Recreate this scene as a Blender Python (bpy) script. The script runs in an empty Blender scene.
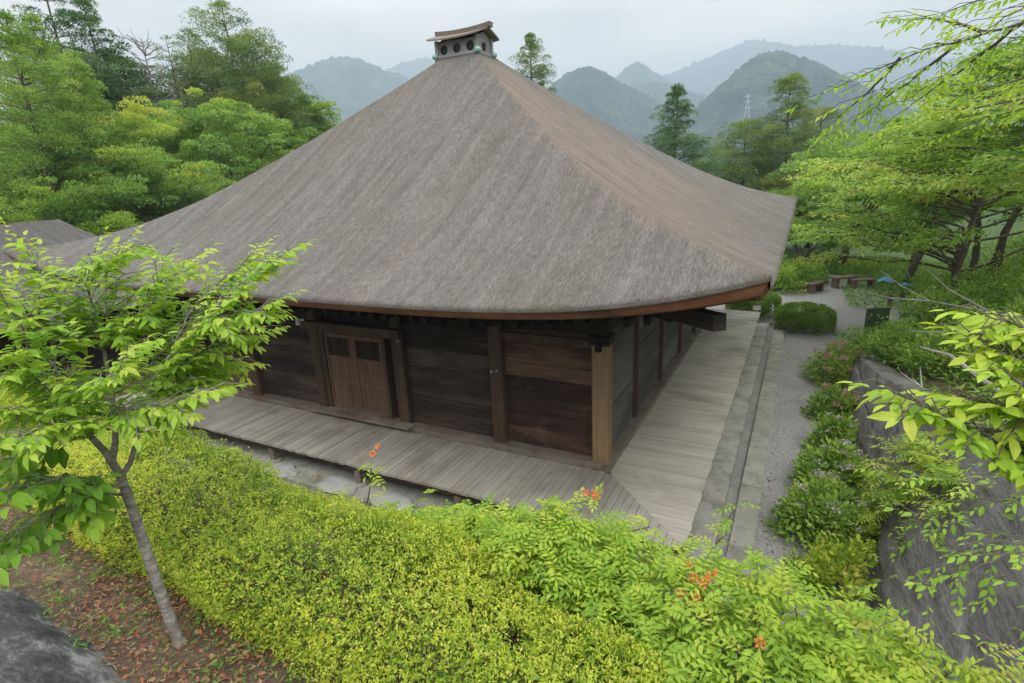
import bpy, math, random
import numpy as np
from mathutils import Matrix, Vector

# ------------------------------------------------------------------ camera, sky, sun, exposure
sc = bpy.context.scene
COL = sc.collection
W, H, FPX = 1024, 683, 546.4
CAM = np.array([2.766, -8.345, 4.792])
YAW, PITCH, ROLL = math.radians(-28.095), math.radians(-16.378), math.radians(-2.78)
FWD = np.array([math.sin(YAW) * math.cos(PITCH), math.cos(YAW) * math.cos(PITCH), math.sin(PITCH)])
_r0 = np.array([math.cos(YAW), -math.sin(YAW), 0.0]); _u0 = np.cross(_r0, FWD)
RGT = math.cos(ROLL) * _r0 + math.sin(ROLL) * _u0
UPV = -math.sin(ROLL) * _r0 + math.cos(ROLL) * _u0
cam = bpy.data.cameras.new("camera"); camo = bpy.data.objects.new("camera", cam); COL.objects.link(camo)
M = Matrix(((RGT[0], UPV[0], -FWD[0], CAM[0]), (RGT[1], UPV[1], -FWD[1], CAM[1]), (RGT[2], UPV[2], -FWD[2], CAM[2]), (0, 0, 0, 1)))
camo.matrix_world = M
cam.sensor_width = 36.0; cam.lens = FPX * 36.0 / W; cam.clip_start = 0.05; cam.clip_end = 20000
sc.camera = camo

SUN_EL, SUN_AZ = math.radians(52), math.radians(150)      # azimuth clockwise from +Y
world = bpy.data.worlds.new("World"); sc.world = world; world.use_nodes = True
nt = world.node_tree; nt.nodes.clear()
wo = nt.nodes.new('ShaderNodeOutputWorld'); bg = nt.nodes.new('ShaderNodeBackground')
sky = nt.nodes.new('ShaderNodeTexSky'); sky.sky_type = 'NISHITA'; sky.sun_disc = False
sky.sun_elevation = SUN_EL; sky.sun_rotation = SUN_AZ; sky.air_density = 1.0; sky.dust_density = 2.0
tc = nt.nodes.new('ShaderNodeTexCoord'); sp = nt.nodes.new('ShaderNodeSeparateXYZ')
nt.links.new(tc.outputs['Generated'], sp.inputs[0])
rp = nt.nodes.new('ShaderNodeValToRGB')                    # overcast cloud deck: brightened steeply above the frame to light ground and veranda
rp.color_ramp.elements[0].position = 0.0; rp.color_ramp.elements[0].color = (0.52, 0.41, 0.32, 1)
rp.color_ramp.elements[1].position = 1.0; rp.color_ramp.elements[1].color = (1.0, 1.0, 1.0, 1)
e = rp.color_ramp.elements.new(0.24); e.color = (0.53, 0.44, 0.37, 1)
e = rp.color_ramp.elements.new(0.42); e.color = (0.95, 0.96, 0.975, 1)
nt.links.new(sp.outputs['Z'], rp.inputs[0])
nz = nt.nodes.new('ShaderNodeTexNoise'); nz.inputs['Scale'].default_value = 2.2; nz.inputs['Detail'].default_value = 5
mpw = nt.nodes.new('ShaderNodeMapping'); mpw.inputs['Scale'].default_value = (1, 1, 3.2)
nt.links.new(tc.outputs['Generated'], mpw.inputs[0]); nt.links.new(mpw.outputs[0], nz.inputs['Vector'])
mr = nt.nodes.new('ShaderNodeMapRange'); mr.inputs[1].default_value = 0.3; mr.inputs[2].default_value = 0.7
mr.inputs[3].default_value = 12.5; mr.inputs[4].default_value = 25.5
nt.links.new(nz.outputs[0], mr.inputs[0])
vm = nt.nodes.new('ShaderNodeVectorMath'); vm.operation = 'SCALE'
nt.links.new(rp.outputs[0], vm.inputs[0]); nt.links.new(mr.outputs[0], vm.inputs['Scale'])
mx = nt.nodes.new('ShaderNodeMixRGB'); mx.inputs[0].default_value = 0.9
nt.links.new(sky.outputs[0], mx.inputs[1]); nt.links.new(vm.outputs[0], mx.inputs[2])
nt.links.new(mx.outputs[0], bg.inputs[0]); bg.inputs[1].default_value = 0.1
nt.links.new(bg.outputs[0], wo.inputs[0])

sl = bpy.data.lights.new("sun", 'SUN'); sl.energy = 1.2; sl.angle = math.radians(40); sl.color = (1.0, 0.965, 0.91)
slo = bpy.data.objects.new("sun", sl); COL.objects.link(slo)
sd = Vector((math.sin(SUN_AZ) * math.cos(SUN_EL), math.cos(SUN_AZ) * math.cos(SUN_EL), math.sin(SUN_EL)))
slo.rotation_euler = sd.to_track_quat('Z', 'Y').to_euler(); slo.location = (0, 0, 60)
vs = sc.view_settings; vs.view_transform = 'Standard'; vs.look = 'None'; vs.exposure = 0.9; vs.gamma = 1.0
vs.use_curve_mapping = False
cy = sc.cycles
cy.max_bounces = 9; cy.diffuse_bounces = 6; cy.transmission_bounces = 6; cy.transparent_max_bounces = 6; cy.volume_bounces = 1
cy.use_denoising = True; cy.sample_clamp_indirect = 6.0

# ------------------------------------------------------------------ helpers
rng = np.random.default_rng(7)

def ray(px, py):
    return FWD + (px - W / 2) / FPX * RGT - (py - H / 2) / FPX * UPV
def at(px, py, dist):
    v = ray(px, py); return CAM + v / np.linalg.norm(v) * dist
def onz(px, py, z):
    v = ray(px, py); return CAM + v * (z - CAM[2]) / v[2]
def nrm(a):
    a = np.asarray(a, float); return a / np.maximum(np.linalg.norm(a, axis=-1, keepdims=True), 1e-9)

class MB:
    """collects verts and polygons; build() links them as one mesh object"""
    def __init__(s): s.V = []; s.F = []; s.T = []; s.n = 0; s.U = []
    def add(s, v, faces, tint=0.5):
        v = np.asarray(v, float).reshape(-1, 3)
        for f in faces:
            f = np.asarray(f, int)
            if f.size == 0: continue
            s.F.append(f + s.n)
            t = np.asarray(tint, float)
            s.T.append(np.full(len(f), float(t)) if t.ndim == 0 else np.resize(np.repeat(t, max(1, len(f) // len(t))), len(f)))
        s.V.append(v); s.n += len(v)
    def hexa(s, c, tint=0.5):   # 8 corners: bottom 4 ccw, top 4 ccw
        s.add(c, [np.array([[3, 2, 1, 0], [4, 5, 6, 7], [0, 1, 5, 4], [1, 2, 6, 5], [2, 3, 7, 6], [3, 0, 4, 7]])], tint)
    def box(s, x0, y0, z0, x1, y1, z1, tint=0.5, ch=0.0):
        if ch <= 0:
            s.hexa([(x0, y0, z0), (x1, y0, z0), (x1, y1, z0), (x0, y1, z0), (x0, y0, z1), (x1, y0, z1), (x1, y1, z1), (x0, y1, z1)], tint)
        else:                    # vertical-edge chamfered box
            p = [(x0 + ch, y0), (x1 - ch, y0), (x1, y0 + ch), (x1, y1 - ch), (x1 - ch, y1), (x0 + ch, y1), (x0, y1 - ch), (x0, y0 + ch)]
            v = [(a, b, z0) for a, b in p] + [(a, b, z1) for a, b in p]
            k = 8
            s.add(v, [np.array([[i, (i + 1) % k, k + (i + 1) % k, k + i] for i in range(k)]), np.array([[k + i for i in range(k)], list(range(k))[::-1]])], tint)
    def beam(s, a, b, w, h, tint=0.5, up=(0, 0, 1)):
        a = np.array(a, float); b = np.array(b, float); d = nrm(b - a); sd_ = nrm(np.cross(d, up)); u = np.cross(sd_, d)
        q = [(-w / 2, -h / 2), (w / 2, -h / 2), (w / 2, h / 2), (-w / 2, h / 2)]
        s.hexa([a + sd_ * i + u * j for i, j in q] + [b + sd_ * i + u * j for i, j in q], tint)
    def tube(s, pts, rad, n=7, tint=0.5, caps=True):
        pts = np.asarray(pts, float); m = len(pts); rad = np.resize(np.asarray(rad, float), m) if np.ndim(rad) else np.full(m, rad)
        d = nrm(np.gradient(pts, axis=0)); ref = np.array([0.31, 0.17, 0.93])
        s1 = nrm(np.cross(d, ref)); s2 = np.cross(d, s1); a = np.linspace(0, 2 * np.pi, n, endpoint=False)
        v = pts[:, None] + rad[:, None, None] * (np.cos(a)[None, :, None] * s1[:, None] + np.sin(a)[None, :, None] * s2[:, None])
        f = np.array([[i * n + j, i * n + (j + 1) % n, (i + 1) * n + (j + 1) % n, (i + 1) * n + j] for i in range(m - 1) for j in range(n)])
        fs = [f]
        if caps: fs.append(np.array([list(range(n))[::-1], [(m - 1) * n + j for j in range(n)]]))
        s.add(v, fs, tint)
    def cyl(s, x, y, z0, z1, r0, r1=None, n=16, tint=0.5):
        s.tube([(x, y, z0), (x, y, z1)], [r0, r0 if r1 is None else r1], n, tint)
    def grid(s, P, tint=0.5, flip=False):   # P (a,b,3)
        a, b = P.shape[:2]; i = np.arange(a - 1)[:, None] * b + np.arange(b - 1)[None]
        f = np.stack([i, i + 1, i + b + 1, i + b], -1).reshape(-1, 4)
        s.add(P.reshape(-1, 3), [f[:, ::-1] if flip else f], tint)
    def build(s, name, mat, parent=None, smooth=False, loc=None):
        me = bpy.data.meshes.new(name); V = np.concatenate(s.V); nf = [f.shape for f in s.F]
        me.vertices.add(len(V)); me.vertices.foreach_set('co', V.ravel())
        L = np.concatenate([f.ravel() for f in s.F]); cnt = np.concatenate([np.full(a, b) for a, b in nf])
        st = np.concatenate([[0], np.cumsum(cnt)[:-1]])
        me.loops.add(len(L)); me.loops.foreach_set('vertex_index', L.astype(np.int32))
        me.polygons.add(len(cnt)); me.polygons.foreach_set('loop_start', st.astype(np.int32))
        me.polygons.foreach_set('use_smooth', np.full(len(cnt), smooth))
        at_ = me.attributes.new('tint', 'FLOAT', 'FACE'); at_.data.foreach_set('value', np.concatenate(s.T).astype(np.float32))
        me.update(calc_edges=True); me.validate()
        for m in (mat if isinstance(mat, (list, tuple)) else [mat]): me.materials.append(m)
        o = bpy.data.objects.new(name, me); COL.objects.link(o)
        if parent: o.parent = parent
        if loc is not None: o.location = loc
        return o
    def leaves(s, P, D, N, L, Wd, tint, droop=0.2, fold=0.15, detail=1):
        P = np.asarray(P, float); n = len(P)
        if n == 0: return
        D = nrm(D); S = nrm(np.cross(D, N)); N = np.cross(S, D)
        L = np.broadcast_to(np.asarray(L, float), (n,)); Wd = np.broadcast_to(np.asarray(Wd, float), (n,))
        if detail == 0: tpl = [(0, 0), (.42, -.5), (.42, .5), (1, 0)]; F = [[0, 1, 3, 2]]
        elif detail == 1: tpl = [(0, 0), (.42, -.5), (.42, .5), (1, 0), (.45, 0)]; F = [[0, 1, 4], [0, 4, 2], [1, 3, 4], [4, 3, 2]]
        else:
            tpl = [(0, 0), (.24, -.4), (.24, .4), (.3, 0), (.58, -.47), (.58, .47), (.62, 0), (.84, -.22), (.84, .22), (1, 0)]
            F = [[0, 1, 3], [0, 3, 2], [1, 4, 6], [1, 6, 3], [3, 6, 5], [3, 5, 2], [4, 7, 6], [6, 8, 5], [6, 7, 9], [6, 9, 8]]
        k = len(tpl); V = np.empty((n, k, 3))
        for i, (a, b) in enumerate(tpl):
            V[:, i] = P + D * (a * L)[:, None] + S * (b * Wd)[:, None] + N * ((abs(b) * fold * 2) * Wd - droop * a * a * L)[:, None]
        F = np.array(F); f = (np.arange(n)[:, None, None] * k + F[None]).reshape(-1, F.shape[1])
        s.F.append(f + s.n); s.T.append(np.repeat(np.broadcast_to(np.asarray(tint, float), (n,)), len(F))); s.V.append(V.reshape(-1, 3)); s.n += n * k

def empty(name, loc=(0, 0, 0)):
    o = bpy.data.objects.new(name, None); COL.objects.link(o); o.location = loc; o.empty_display_size = 0.2; return o
def tag(o, label=None, cat=None, group=None, kind=None):
    if label: o['label'] = label
    if cat: o['category'] = cat
    if group: o['group'] = group
    if kind: o['kind'] = kind
    return o
def part(mb, name, mat, root, **k):   # build with world coords, parented to root (root has only a location)
    o = mb.build(name, mat, root, **k); o.matrix_parent_inverse = Matrix.Translation(root.location).inverted() if root.parent is None else Matrix()
    return o

def noise1(x, seed, f=1.0):
    r = np.random.default_rng(seed); out = 0
    for i in range(5):
        out = out + np.sin(x * f * (1.9 ** i) * (0.8 + .4 * r.random()) + r.random() * 6.28) / (1.6 ** i)
    return out / 2.2
def noise2(x, y, seed, f=1.0, octv=5, g=1.8):
    r = np.random.default_rng(seed); out = 0
    for i in range(octv):
        for _ in range(3):
            a = r.random() * 6.283; k = f * (1.93 ** i) * (.7 + .6 * r.random())
            out = out + np.sin((x * math.cos(a) + y * math.sin(a)) * k + r.random() * 6.28) / (g ** i)
    return out / 3.5

# ------------------------------------------------------------------ materials
def newmat(name):
    m = bpy.data.materials.new(name); m.use_nodes = True; t = m.node_tree; t.nodes.clear()
    out = t.nodes.new('ShaderNodeOutputMaterial'); b = t.nodes.new('ShaderNodeBsdfPrincipled'); t.links.new(b.outputs[0], out.inputs[0])
    b.inputs['Specular IOR Level'].default_value = 0.25
    return m, t, b, out
def ramp(t, fac, cols):
    r = t.nodes.new('ShaderNodeValToRGB'); el = r.color_ramp.elements
    for i, (p, c) in enumerate(cols):
        x = el[i] if i < 2 else el.new(p)
        x.position = p; x.color = (*c, 1)
    t.links.new(fac, r.inputs[0]); return r.outputs[0]
def noise(t, vec, scale, detail=4, rough=0.55, dist=0.0):
    n = t.nodes.new('ShaderNodeTexNoise'); n.inputs['Scale'].default_value = scale; n.inputs['Detail'].default_value = detail
    n.inputs['Roughness'].default_value = rough; n.inputs['Distortion'].default_value = dist
    if vec is not None: t.links.new(vec, n.inputs['Vector'])
    return n.outputs[0]
def mapping(t, scale, src='Object', rot=(0, 0, 0)):
    c = t.nodes.new('ShaderNodeTexCoord'); m = t.nodes.new('ShaderNodeMapping'); m.inputs['Scale'].default_value = scale; m.inputs['Rotation'].default_value = rot
    t.links.new(c.outputs[src], m.inputs[0]); return m.outputs[0]
def attr(t, name='tint'):
    a = t.nodes.new('ShaderNodeAttribute'); a.attribute_name = name; return a.outputs['Fac']
def mixc(t, f, a, b, mode='MIX'):
    m = t.nodes.new('ShaderNodeMixRGB'); m.blend_type = mode
    for i, v in ((0, f), (1, a), (2, b)):
        if isinstance(v, (int, float)): m.inputs[i].default_value = v
        elif isinstance(v, tuple): m.inputs[i].default_value = (*v, 1)
        else: t.links.new(v, m.inputs[i])
    return m.outputs[0]
def math_(t, op, a, b=0.0, clamp=False):
    m = t.nodes.new('ShaderNodeMath'); m.operation = op; m.use_clamp = clamp
    for i, v in ((0, a), (1, b)):
        if isinstance(v, (int, float)): m.inputs[i].default_value = v
        else: t.links.new(v, m.inputs[i])
    return m.outputs[0]
def bump(t, b, h, strength=0.4, dist=0.02):
    n = t.nodes.new('ShaderNodeBump'); n.inputs['Strength'].default_value = strength; n.inputs['Distance'].default_value = dist
    t.links.new(h, n.inputs['Height']); t.links.new(n.outputs[0], b.inputs['Normal'])

def leaf_mat(name, cols, trans=0.38, rough=0.5, tr_col=None):
    m, t, b, out = newmat(name)
    c = ramp(t, attr(t), [(i / (len(cols) - 1), c) for i, c in enumerate(cols)])
    v = noise(t, mapping(t, (1, 1, 1)), 1.3, 2)
    c = mixc(t, math_(t, 'MULTIPLY', v, 0.35), c, mixc(t, 1.0, c, (1.25, 1.12, 0.8), 'MULTIPLY'))
    t.links.new(c, b.inputs['Base Color']); b.inputs['Roughness'].default_value = rough
    b.inputs['Specular IOR Level'].default_value = 0.3
    tr = t.nodes.new('ShaderNodeBsdfTranslucent'); t.links.new(mixc(t, 1.0, c, (1.2, 1.15, 0.55), 'MULTIPLY'), tr.inputs[0])
    mx_ = t.nodes.new('ShaderNodeMixShader'); mx_.inputs[0].default_value = trans
    t.links.new(b.outputs[0], mx_.inputs[1]); t.links.new(tr.outputs[0], mx_.inputs[2]); t.links.new(mx_.outputs[0], out.inputs[0])
    return m

def wood_mat(name, cols, scale, stain=None, rough=0.75, grain=28, bs=0.35, spots=None):
    """weathered wood; grain stretched along the axis with the small scale value"""
    m, t, b, _ = newmat(name)
    v = mapping(t, scale)
    g = noise(t, v, grain, 6, 0.65, 0.6); g2 = noise(t, v, grain * .22, 4)
    f = math_(t, 'ADD', math_(t, 'MULTIPLY', g, 0.55), math_(t, 'MULTIPLY', g2, 0.45))
    f = math_(t, 'ADD', f, math_(t, 'MULTIPLY', math_(t, 'SUBTRACT', attr(t), 0.5), 0.45))
    c = ramp(t, f, cols)
    if stain:
        st = noise(t, mapping(t, stain[1]), stain[2], 4, 0.6, 0.5)
        c = mixc(t, ramp(t, st, [(0.45, (0, 0, 0)), (0.68, (1, 1, 1))]), c, stain[0])
    if spots:
        s2 = noise(t, mapping(t, (1, 1, 1)), spots[1], 3, 0.6)
        c = mixc(t, ramp(t, s2, [(0.58, (0, 0, 0)), (0.72, (.7, .7, .7))]), c, spots[0])
    t.links.new(c, b.inputs['Base Color']); b.inputs['Roughness'].default_value = rough
    bump(t, b, g, bs, 0.012); return m

def rough_mat(name, cols, scale, detail=6, bs=0.5, bd=0.03, rough=0.9, vec=(1, 1, 1), second=None, speck=None):
    m, t, b, _ = newmat(name)
    v = mapping(t, vec); n = noise(t, v, scale, detail, 0.62); n2 = noise(t, v, scale * 7.3, 4, 0.6)
    f = math_(t, 'ADD', math_(t, 'MULTIPLY', n, 0.65), math_(t, 'MULTIPLY', n2, 0.35))
    f = math_(t, 'ADD', f, math_(t, 'MULTIPLY', math_(t, 'SUBTRACT', attr(t), 0.5), 0.35))
    c = ramp(t, f, cols)
    if second:
        s2 = noise(t, mapping(t, (1, 1, 1)), second[1], 5, 0.65, 0.3)
        c = mixc(t, ramp(t, s2, [(second[2], (0, 0, 0)), (second[3], (1, 1, 1))]), c, second[0])
    if speck:
        vo = t.nodes.new('ShaderNodeTexVoronoi'); vo.inputs['Scale'].default_value = speck[0]
        t.links.new(v, vo.inputs['Vector'])
        c = mixc(t, speck[1], c, mixc(t, 1.0, c, vo.outputs['Color'], 'OVERLAY'))
    t.links.new(c, b.inputs['Base Color']); b.inputs['Roughness'].default_value = rough
    bump(t, b, f, bs, bd); return m

MT = {}
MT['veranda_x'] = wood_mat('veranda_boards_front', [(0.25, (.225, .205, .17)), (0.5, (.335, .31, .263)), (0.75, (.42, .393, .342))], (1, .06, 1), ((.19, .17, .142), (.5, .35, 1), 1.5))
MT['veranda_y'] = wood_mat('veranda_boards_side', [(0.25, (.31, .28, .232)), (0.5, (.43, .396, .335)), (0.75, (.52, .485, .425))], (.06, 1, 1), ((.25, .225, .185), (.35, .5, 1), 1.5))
MT['pillar'] = wood_mat('old_pillar_wood', [(0.2, (.036, .022, .014)), (0.5, (.085, .052, .034)), (0.8, (.15, .10, .068))], (1, 1, .07), ((.05, .034, .024), (1, 1, .3), 1.8))
MT['pillar_light'] = wood_mat('pale_pillar_wood', [(0.2, (.14, .088, .044)), (0.5, (.26, .175, .09)), (0.8, (.36, .26, .15))], (1, 1, .06), ((.17, .115, .065), (1, 1, .3), 1.6))
MT['pillar_red'] = wood_mat('reddish_pillar_wood', [(0.2, (.03, .016, .012)), (0.5, (.07, .035, .025)), (0.8, (.12, .065, .045))], (1, 1, .08))
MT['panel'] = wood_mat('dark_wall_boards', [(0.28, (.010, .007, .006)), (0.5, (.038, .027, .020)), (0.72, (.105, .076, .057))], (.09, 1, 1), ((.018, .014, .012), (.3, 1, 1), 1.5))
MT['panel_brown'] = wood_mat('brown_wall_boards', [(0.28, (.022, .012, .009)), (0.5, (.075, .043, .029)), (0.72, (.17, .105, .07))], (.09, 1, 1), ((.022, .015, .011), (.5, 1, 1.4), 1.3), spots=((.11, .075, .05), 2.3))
MT['panel_grey'] = wood_mat('grey_side_boards', [(0.25, (.05, .045, .041)), (0.5, (.118, .108, .10)), (0.75, (.22, .205, .192))], (1, .07, 1), ((.055, .05, .05), (1, .3, 1), 1.5))
MT['door'] = wood_mat('door_boards', [(0.2, (.06, .034, .022)), (0.5, (.125, .075, .05)), (0.8, (.19, .125, .085))], (1, 1, .08))
MT['sill'] = wood_mat('sill_wood', [(0.2, (.10, .082, .066)), (0.5, (.19, .162, .135)), (0.8, (.30, .268, .23))], (.15, .15, 1), ((.13, .085, .058), (1, 1, 1), 2.0))
MT['dark'] = wood_mat('dark_timber', [(0.2, (.012, .009, .007)), (0.5, (.030, .022, .017)), (0.8, (.065, .048, .037))], (.3, .3, 1))  # one dark brown timber tone for soffit, rafters, beams and rails
MT['fascia'] = wood_mat('red_bark_eave', [(0.2, (.09, .038, .022)), (0.5, (.205, .088, .046)), (0.8, (.34, .165, .088))], (.25, .25, 1), ((.10, .05, .03), (.4, .4, 1), 2.0), grain=20)
MT['cupola'] = wood_mat('grey_weathered_ridge_wood', [(0.2, (.10, .10, .095)), (0.5, (.21, .208, .198)), (0.8, (.33, .325, .31))], (.2, 1, 1))
MT['cupola_roof'] = wood_mat('brown_ridge_boards', [(0.2, (.10, .08, .062)), (0.5, (.19, .155, .125)), (0.8, (.29, .25, .21))], (.1, 1, 1))
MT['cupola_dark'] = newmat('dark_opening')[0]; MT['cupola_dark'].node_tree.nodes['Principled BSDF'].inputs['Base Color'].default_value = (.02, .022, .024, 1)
MT['copper'] = rough_mat('verdigris_copper', [(0.3, (.20, .36, .29)), (0.7, (.36, .54, .45))], 9, bs=.2, rough=.6)
MT['concrete'] = rough_mat('weathered_concrete', [(0.3, (.19, .184, .158)), (0.5, (.31, .30, .262)), (0.72, (.42, .405, .36))], 2.2, second=((.17, .168, .135), 1.6, .5, .68))
MT['kerb'] = rough_mat('pale_kerb_concrete', [(0.3, (.20, .195, .165)), (0.7, (.37, .355, .30))], 3.0, second=((.15, .155, .115), 2.5, .52, .7))
MT['pale_stone'] = rough_mat('pale_stone', [(0.3, (.27, .265, .25)), (0.7, (.46, .455, .43))], 4.0, bs=.4, second=((.26, .24, .19), 3.0, .55, .7))
MT['gutter'] = rough_mat('gutter_concrete', [(0.3, (.16, .154, .138)), (0.7, (.29, .282, .255))], 3.0)  # drain concrete, a somewhat darker grey than apron and kerb
MT['gravel'] = rough_mat('fine_gravel', [(0.36, (.17, .165, .156)), (0.5, (.265, .258, .245)), (0.64, (.37, .362, .347))], 22.0, 8, bs=.45, bd=.006, second=((.215, .205, .185), .45, .5, .72))
MT['stone'] = rough_mat('wall_stone', [(0.36, (.085, .080, .074)), (0.5, (.165, .157, .147)), (0.64, (.27, .26, .247))], 2.2, 8, bs=1.0, bd=.05, vec=(1, .6, 2.2), second=((.085, .088, .065), 1.8, .56, .74))
MT['rock'] = rough_mat('path_stone', [(0.38, (.02, .021, .021)), (0.5, (.062, .062, .062)), (0.62, (.21, .206, .2))], 5.5, 8, bs=.8, bd=.02, vec=(.55, 1.6, 1), second=((.05, .052, .048), 3.0, .5, .7))
MT['soil'] = None
MT['bark'] = rough_mat('grey_smooth_bark', [(0.36, (.09, .078, .066)), (0.5, (.195, .172, .15)), (0.64, (.34, .315, .28))], 18, bs=.5, bd=.01, vec=(1, 1, 2.6))
MT['bark_dark'] = rough_mat('dark_mossy_bark', [(0.3, (.06, .05, .04)), (0.55, (.13, .11, .088)), (0.8, (.22, .19, .155))], 5, bs=.7, bd=.04, vec=(1, 1, .4), second=((.09, .10, .045), 2.0, .55, .7))
MT['twig'] = rough_mat('bare_grey_twig', [(0.3, (.16, .145, .13)), (0.7, (.33, .31, .29))], 9, bs=.3)
MT['board_green'] = rough_mat('faded_green_board', [(0.3, (.055, .085, .048)), (0.7, (.095, .125, .07))], 5, bs=.1, rough=.6)
MT['bench'] = wood_mat('bench_wood', [(0.2, (.11, .07, .055)), (0.5, (.19, .125, .10)), (0.8, (.28, .2, .165))], (.2, 1, 1))
MT['tarp'] = rough_mat('blue_sheet', [(0.3, (.07, .26, .46)), (0.7, (.12, .38, .60))], 3, bs=.2, rough=.5)
MT['white_paint'] = rough_mat('white_paint', [(0.3, (.6, .6, .58)), (0.7, (.76, .76, .74))], 6, bs=.05, rough=.5)
MT['steel'] = rough_mat('galvanised_steel', [(0.3, (.30, .32, .34)), (0.7, (.45, .47, .49))], 2, bs=.05)
# foliage
MT['cherry'] = leaf_mat('cherry_leaves', [(.09, .22, .03), (.20, .39, .045), (.33, .52, .065), (.48, .60, .10)], .5)
MT['cherry_new'] = leaf_mat('new_cherry_leaves', [(.13, .28, .025), (.27, .43, .04), (.40, .55, .055), (.50, .56, .09)], .45)
MT['azalea'] = leaf_mat('azalea_leaves', [(.07, .15, .022), (.24, .37, .04), (.43, .53, .055), (.58, .60, .09), (.56, .40, .14)], .4)
MT['vine'] = leaf_mat('trumpet_vine_leaves', [(.08, .19, .022), (.22, .37, .035), (.37, .48, .05), (.50, .46, .11)], .4)
MT['maple'] = leaf_mat('light_layered_leaves', [(.12, .25, .055), (.25, .42, .085), (.37, .54, .12), (.54, .54, .16)], .5)
MT['broad'] = leaf_mat('broadleaf_green', [(.07, .15, .06), (.16, .30, .09), (.27, .44, .125), (.50, .52, .11)], .45)
MT['cedar'] = leaf_mat('cedar_needles', [(.06, .125, .06), (.13, .225, .085), (.23, .325, .105), (.36, .34, .13)], .36)
MT['cedar_light'] = leaf_mat('light_conifer_needles', [(.075, .17, .06), (.18, .325, .085), (.29, .44, .11), (.41, .48, .14)], .4)
MT['cedar_dark'] = leaf_mat('dark_fir_needles', [(.04, .105, .055), (.085, .175, .08), (.145, .25, .10), (.21, .30, .12)], .32)
MT['shrub'] = leaf_mat('dark_shrub_leaves', [(.06, .14, .035), (.15, .29, .055), (.26, .41, .08), (.38, .49, .11)], .4)
MT['box'] = leaf_mat('clipped_bush_leaves', [(.06, .13, .03), (.15, .27, .05), (.24, .38, .07), (.34, .46, .10)], .36)
MT['hydra'] = leaf_mat('hydrangea_leaves', [(.08, .18, .035), (.18, .33, .06), (.30, .45, .09), (.44, .52, .13)], .42)
MT['flower_orange'] = leaf_mat('orange_petals', [(.66, .13, .05), (.78, .24, .09), (.82, .36, .16)], .35)
MT['flower_pink'] = leaf_mat('pink_petals', [(.34, .12, .17), (.48, .25, .29), (.55, .38, .38)], .3)
MT['flower_lilac'] = leaf_mat('lilac_petals', [(.34, .30, .40), (.46, .42, .48), (.55, .52, .54)], .3)
MT['litter'] = leaf_mat('fallen_leaves', [(.13, .038, .022), (.26, .062, .032), (.29, .12, .06), (.27, .2, .12)], .1)
MT['grass'] = leaf_mat('grass_blades', [(.05, .12, .02), (.12, .24, .035), (.22, .34, .05)], .35)
MT['straw'] = leaf_mat('dry_straw', [(.20, .14, .07), (.32, .25, .13), (.42, .34, .2)], .2)

# ground: soil with needles and moss
m, t, b, _ = newmat('forest_soil')
v = mapping(t, (1, 1, 1)); n1 = noise(t, v, 3.0, 8, .65); n2 = noise(t, v, 38, 5, .7); n3 = noise(t, v, .7, 4)
c = ramp(t, math_(t, 'ADD', math_(t, 'MULTIPLY', n1, .5), math_(t, 'MULTIPLY', n2, .5)), [(.32, (.05, .034, .023)), (.5, (.125, .086, .058)), (.7, (.24, .18, .125))])
c = mixc(t, ramp(t, n3, [(.5, (0, 0, 0)), (.7, (.55, .55, .55))]), c, (.075, .105, .035))
far = t.nodes.new('ShaderNodeNewGeometry'); sx = t.nodes.new('ShaderNodeSeparateXYZ'); t.links.new(far.outputs['Position'], sx.inputs[0])
c = mixc(t, ramp(t, math_(t, 'MULTIPLY', sx.outputs['Y'], 1 / 60.0, True), [(.15, (0, 0, 0)), (.45, (1, 1, 1))]), c, mixc(t, n3, (.05, .09, .03), (.09, .13, .045)))
t.links.new(c, b.inputs['Base Color']); b.inputs['Roughness'].default_value = .95; bump(t, b, n2, .8, .03); MT['soil'] = m

m, t, b, _ = newmat('forested_hillside')
v = mapping(t, (1, 1, 1)); n1 = noise(t, v, .012, 8, .7); n2 = noise(t, v, .08, 4, .7)
c = ramp(t, math_(t, 'ADD', math_(t, 'MULTIPLY', n1, .55), math_(t, 'MULTIPLY', n2, .45)), [(.38, (.004, .014, .018)), (.5, (.020, .046, .040)), (.62, (.075, .12, .075))])
t.links.new(c, b.inputs['Base Color']); b.inputs['Roughness'].default_value = 1; bump(t, b, n2, 1.0, 8.0); MT['hill'] = m

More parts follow.
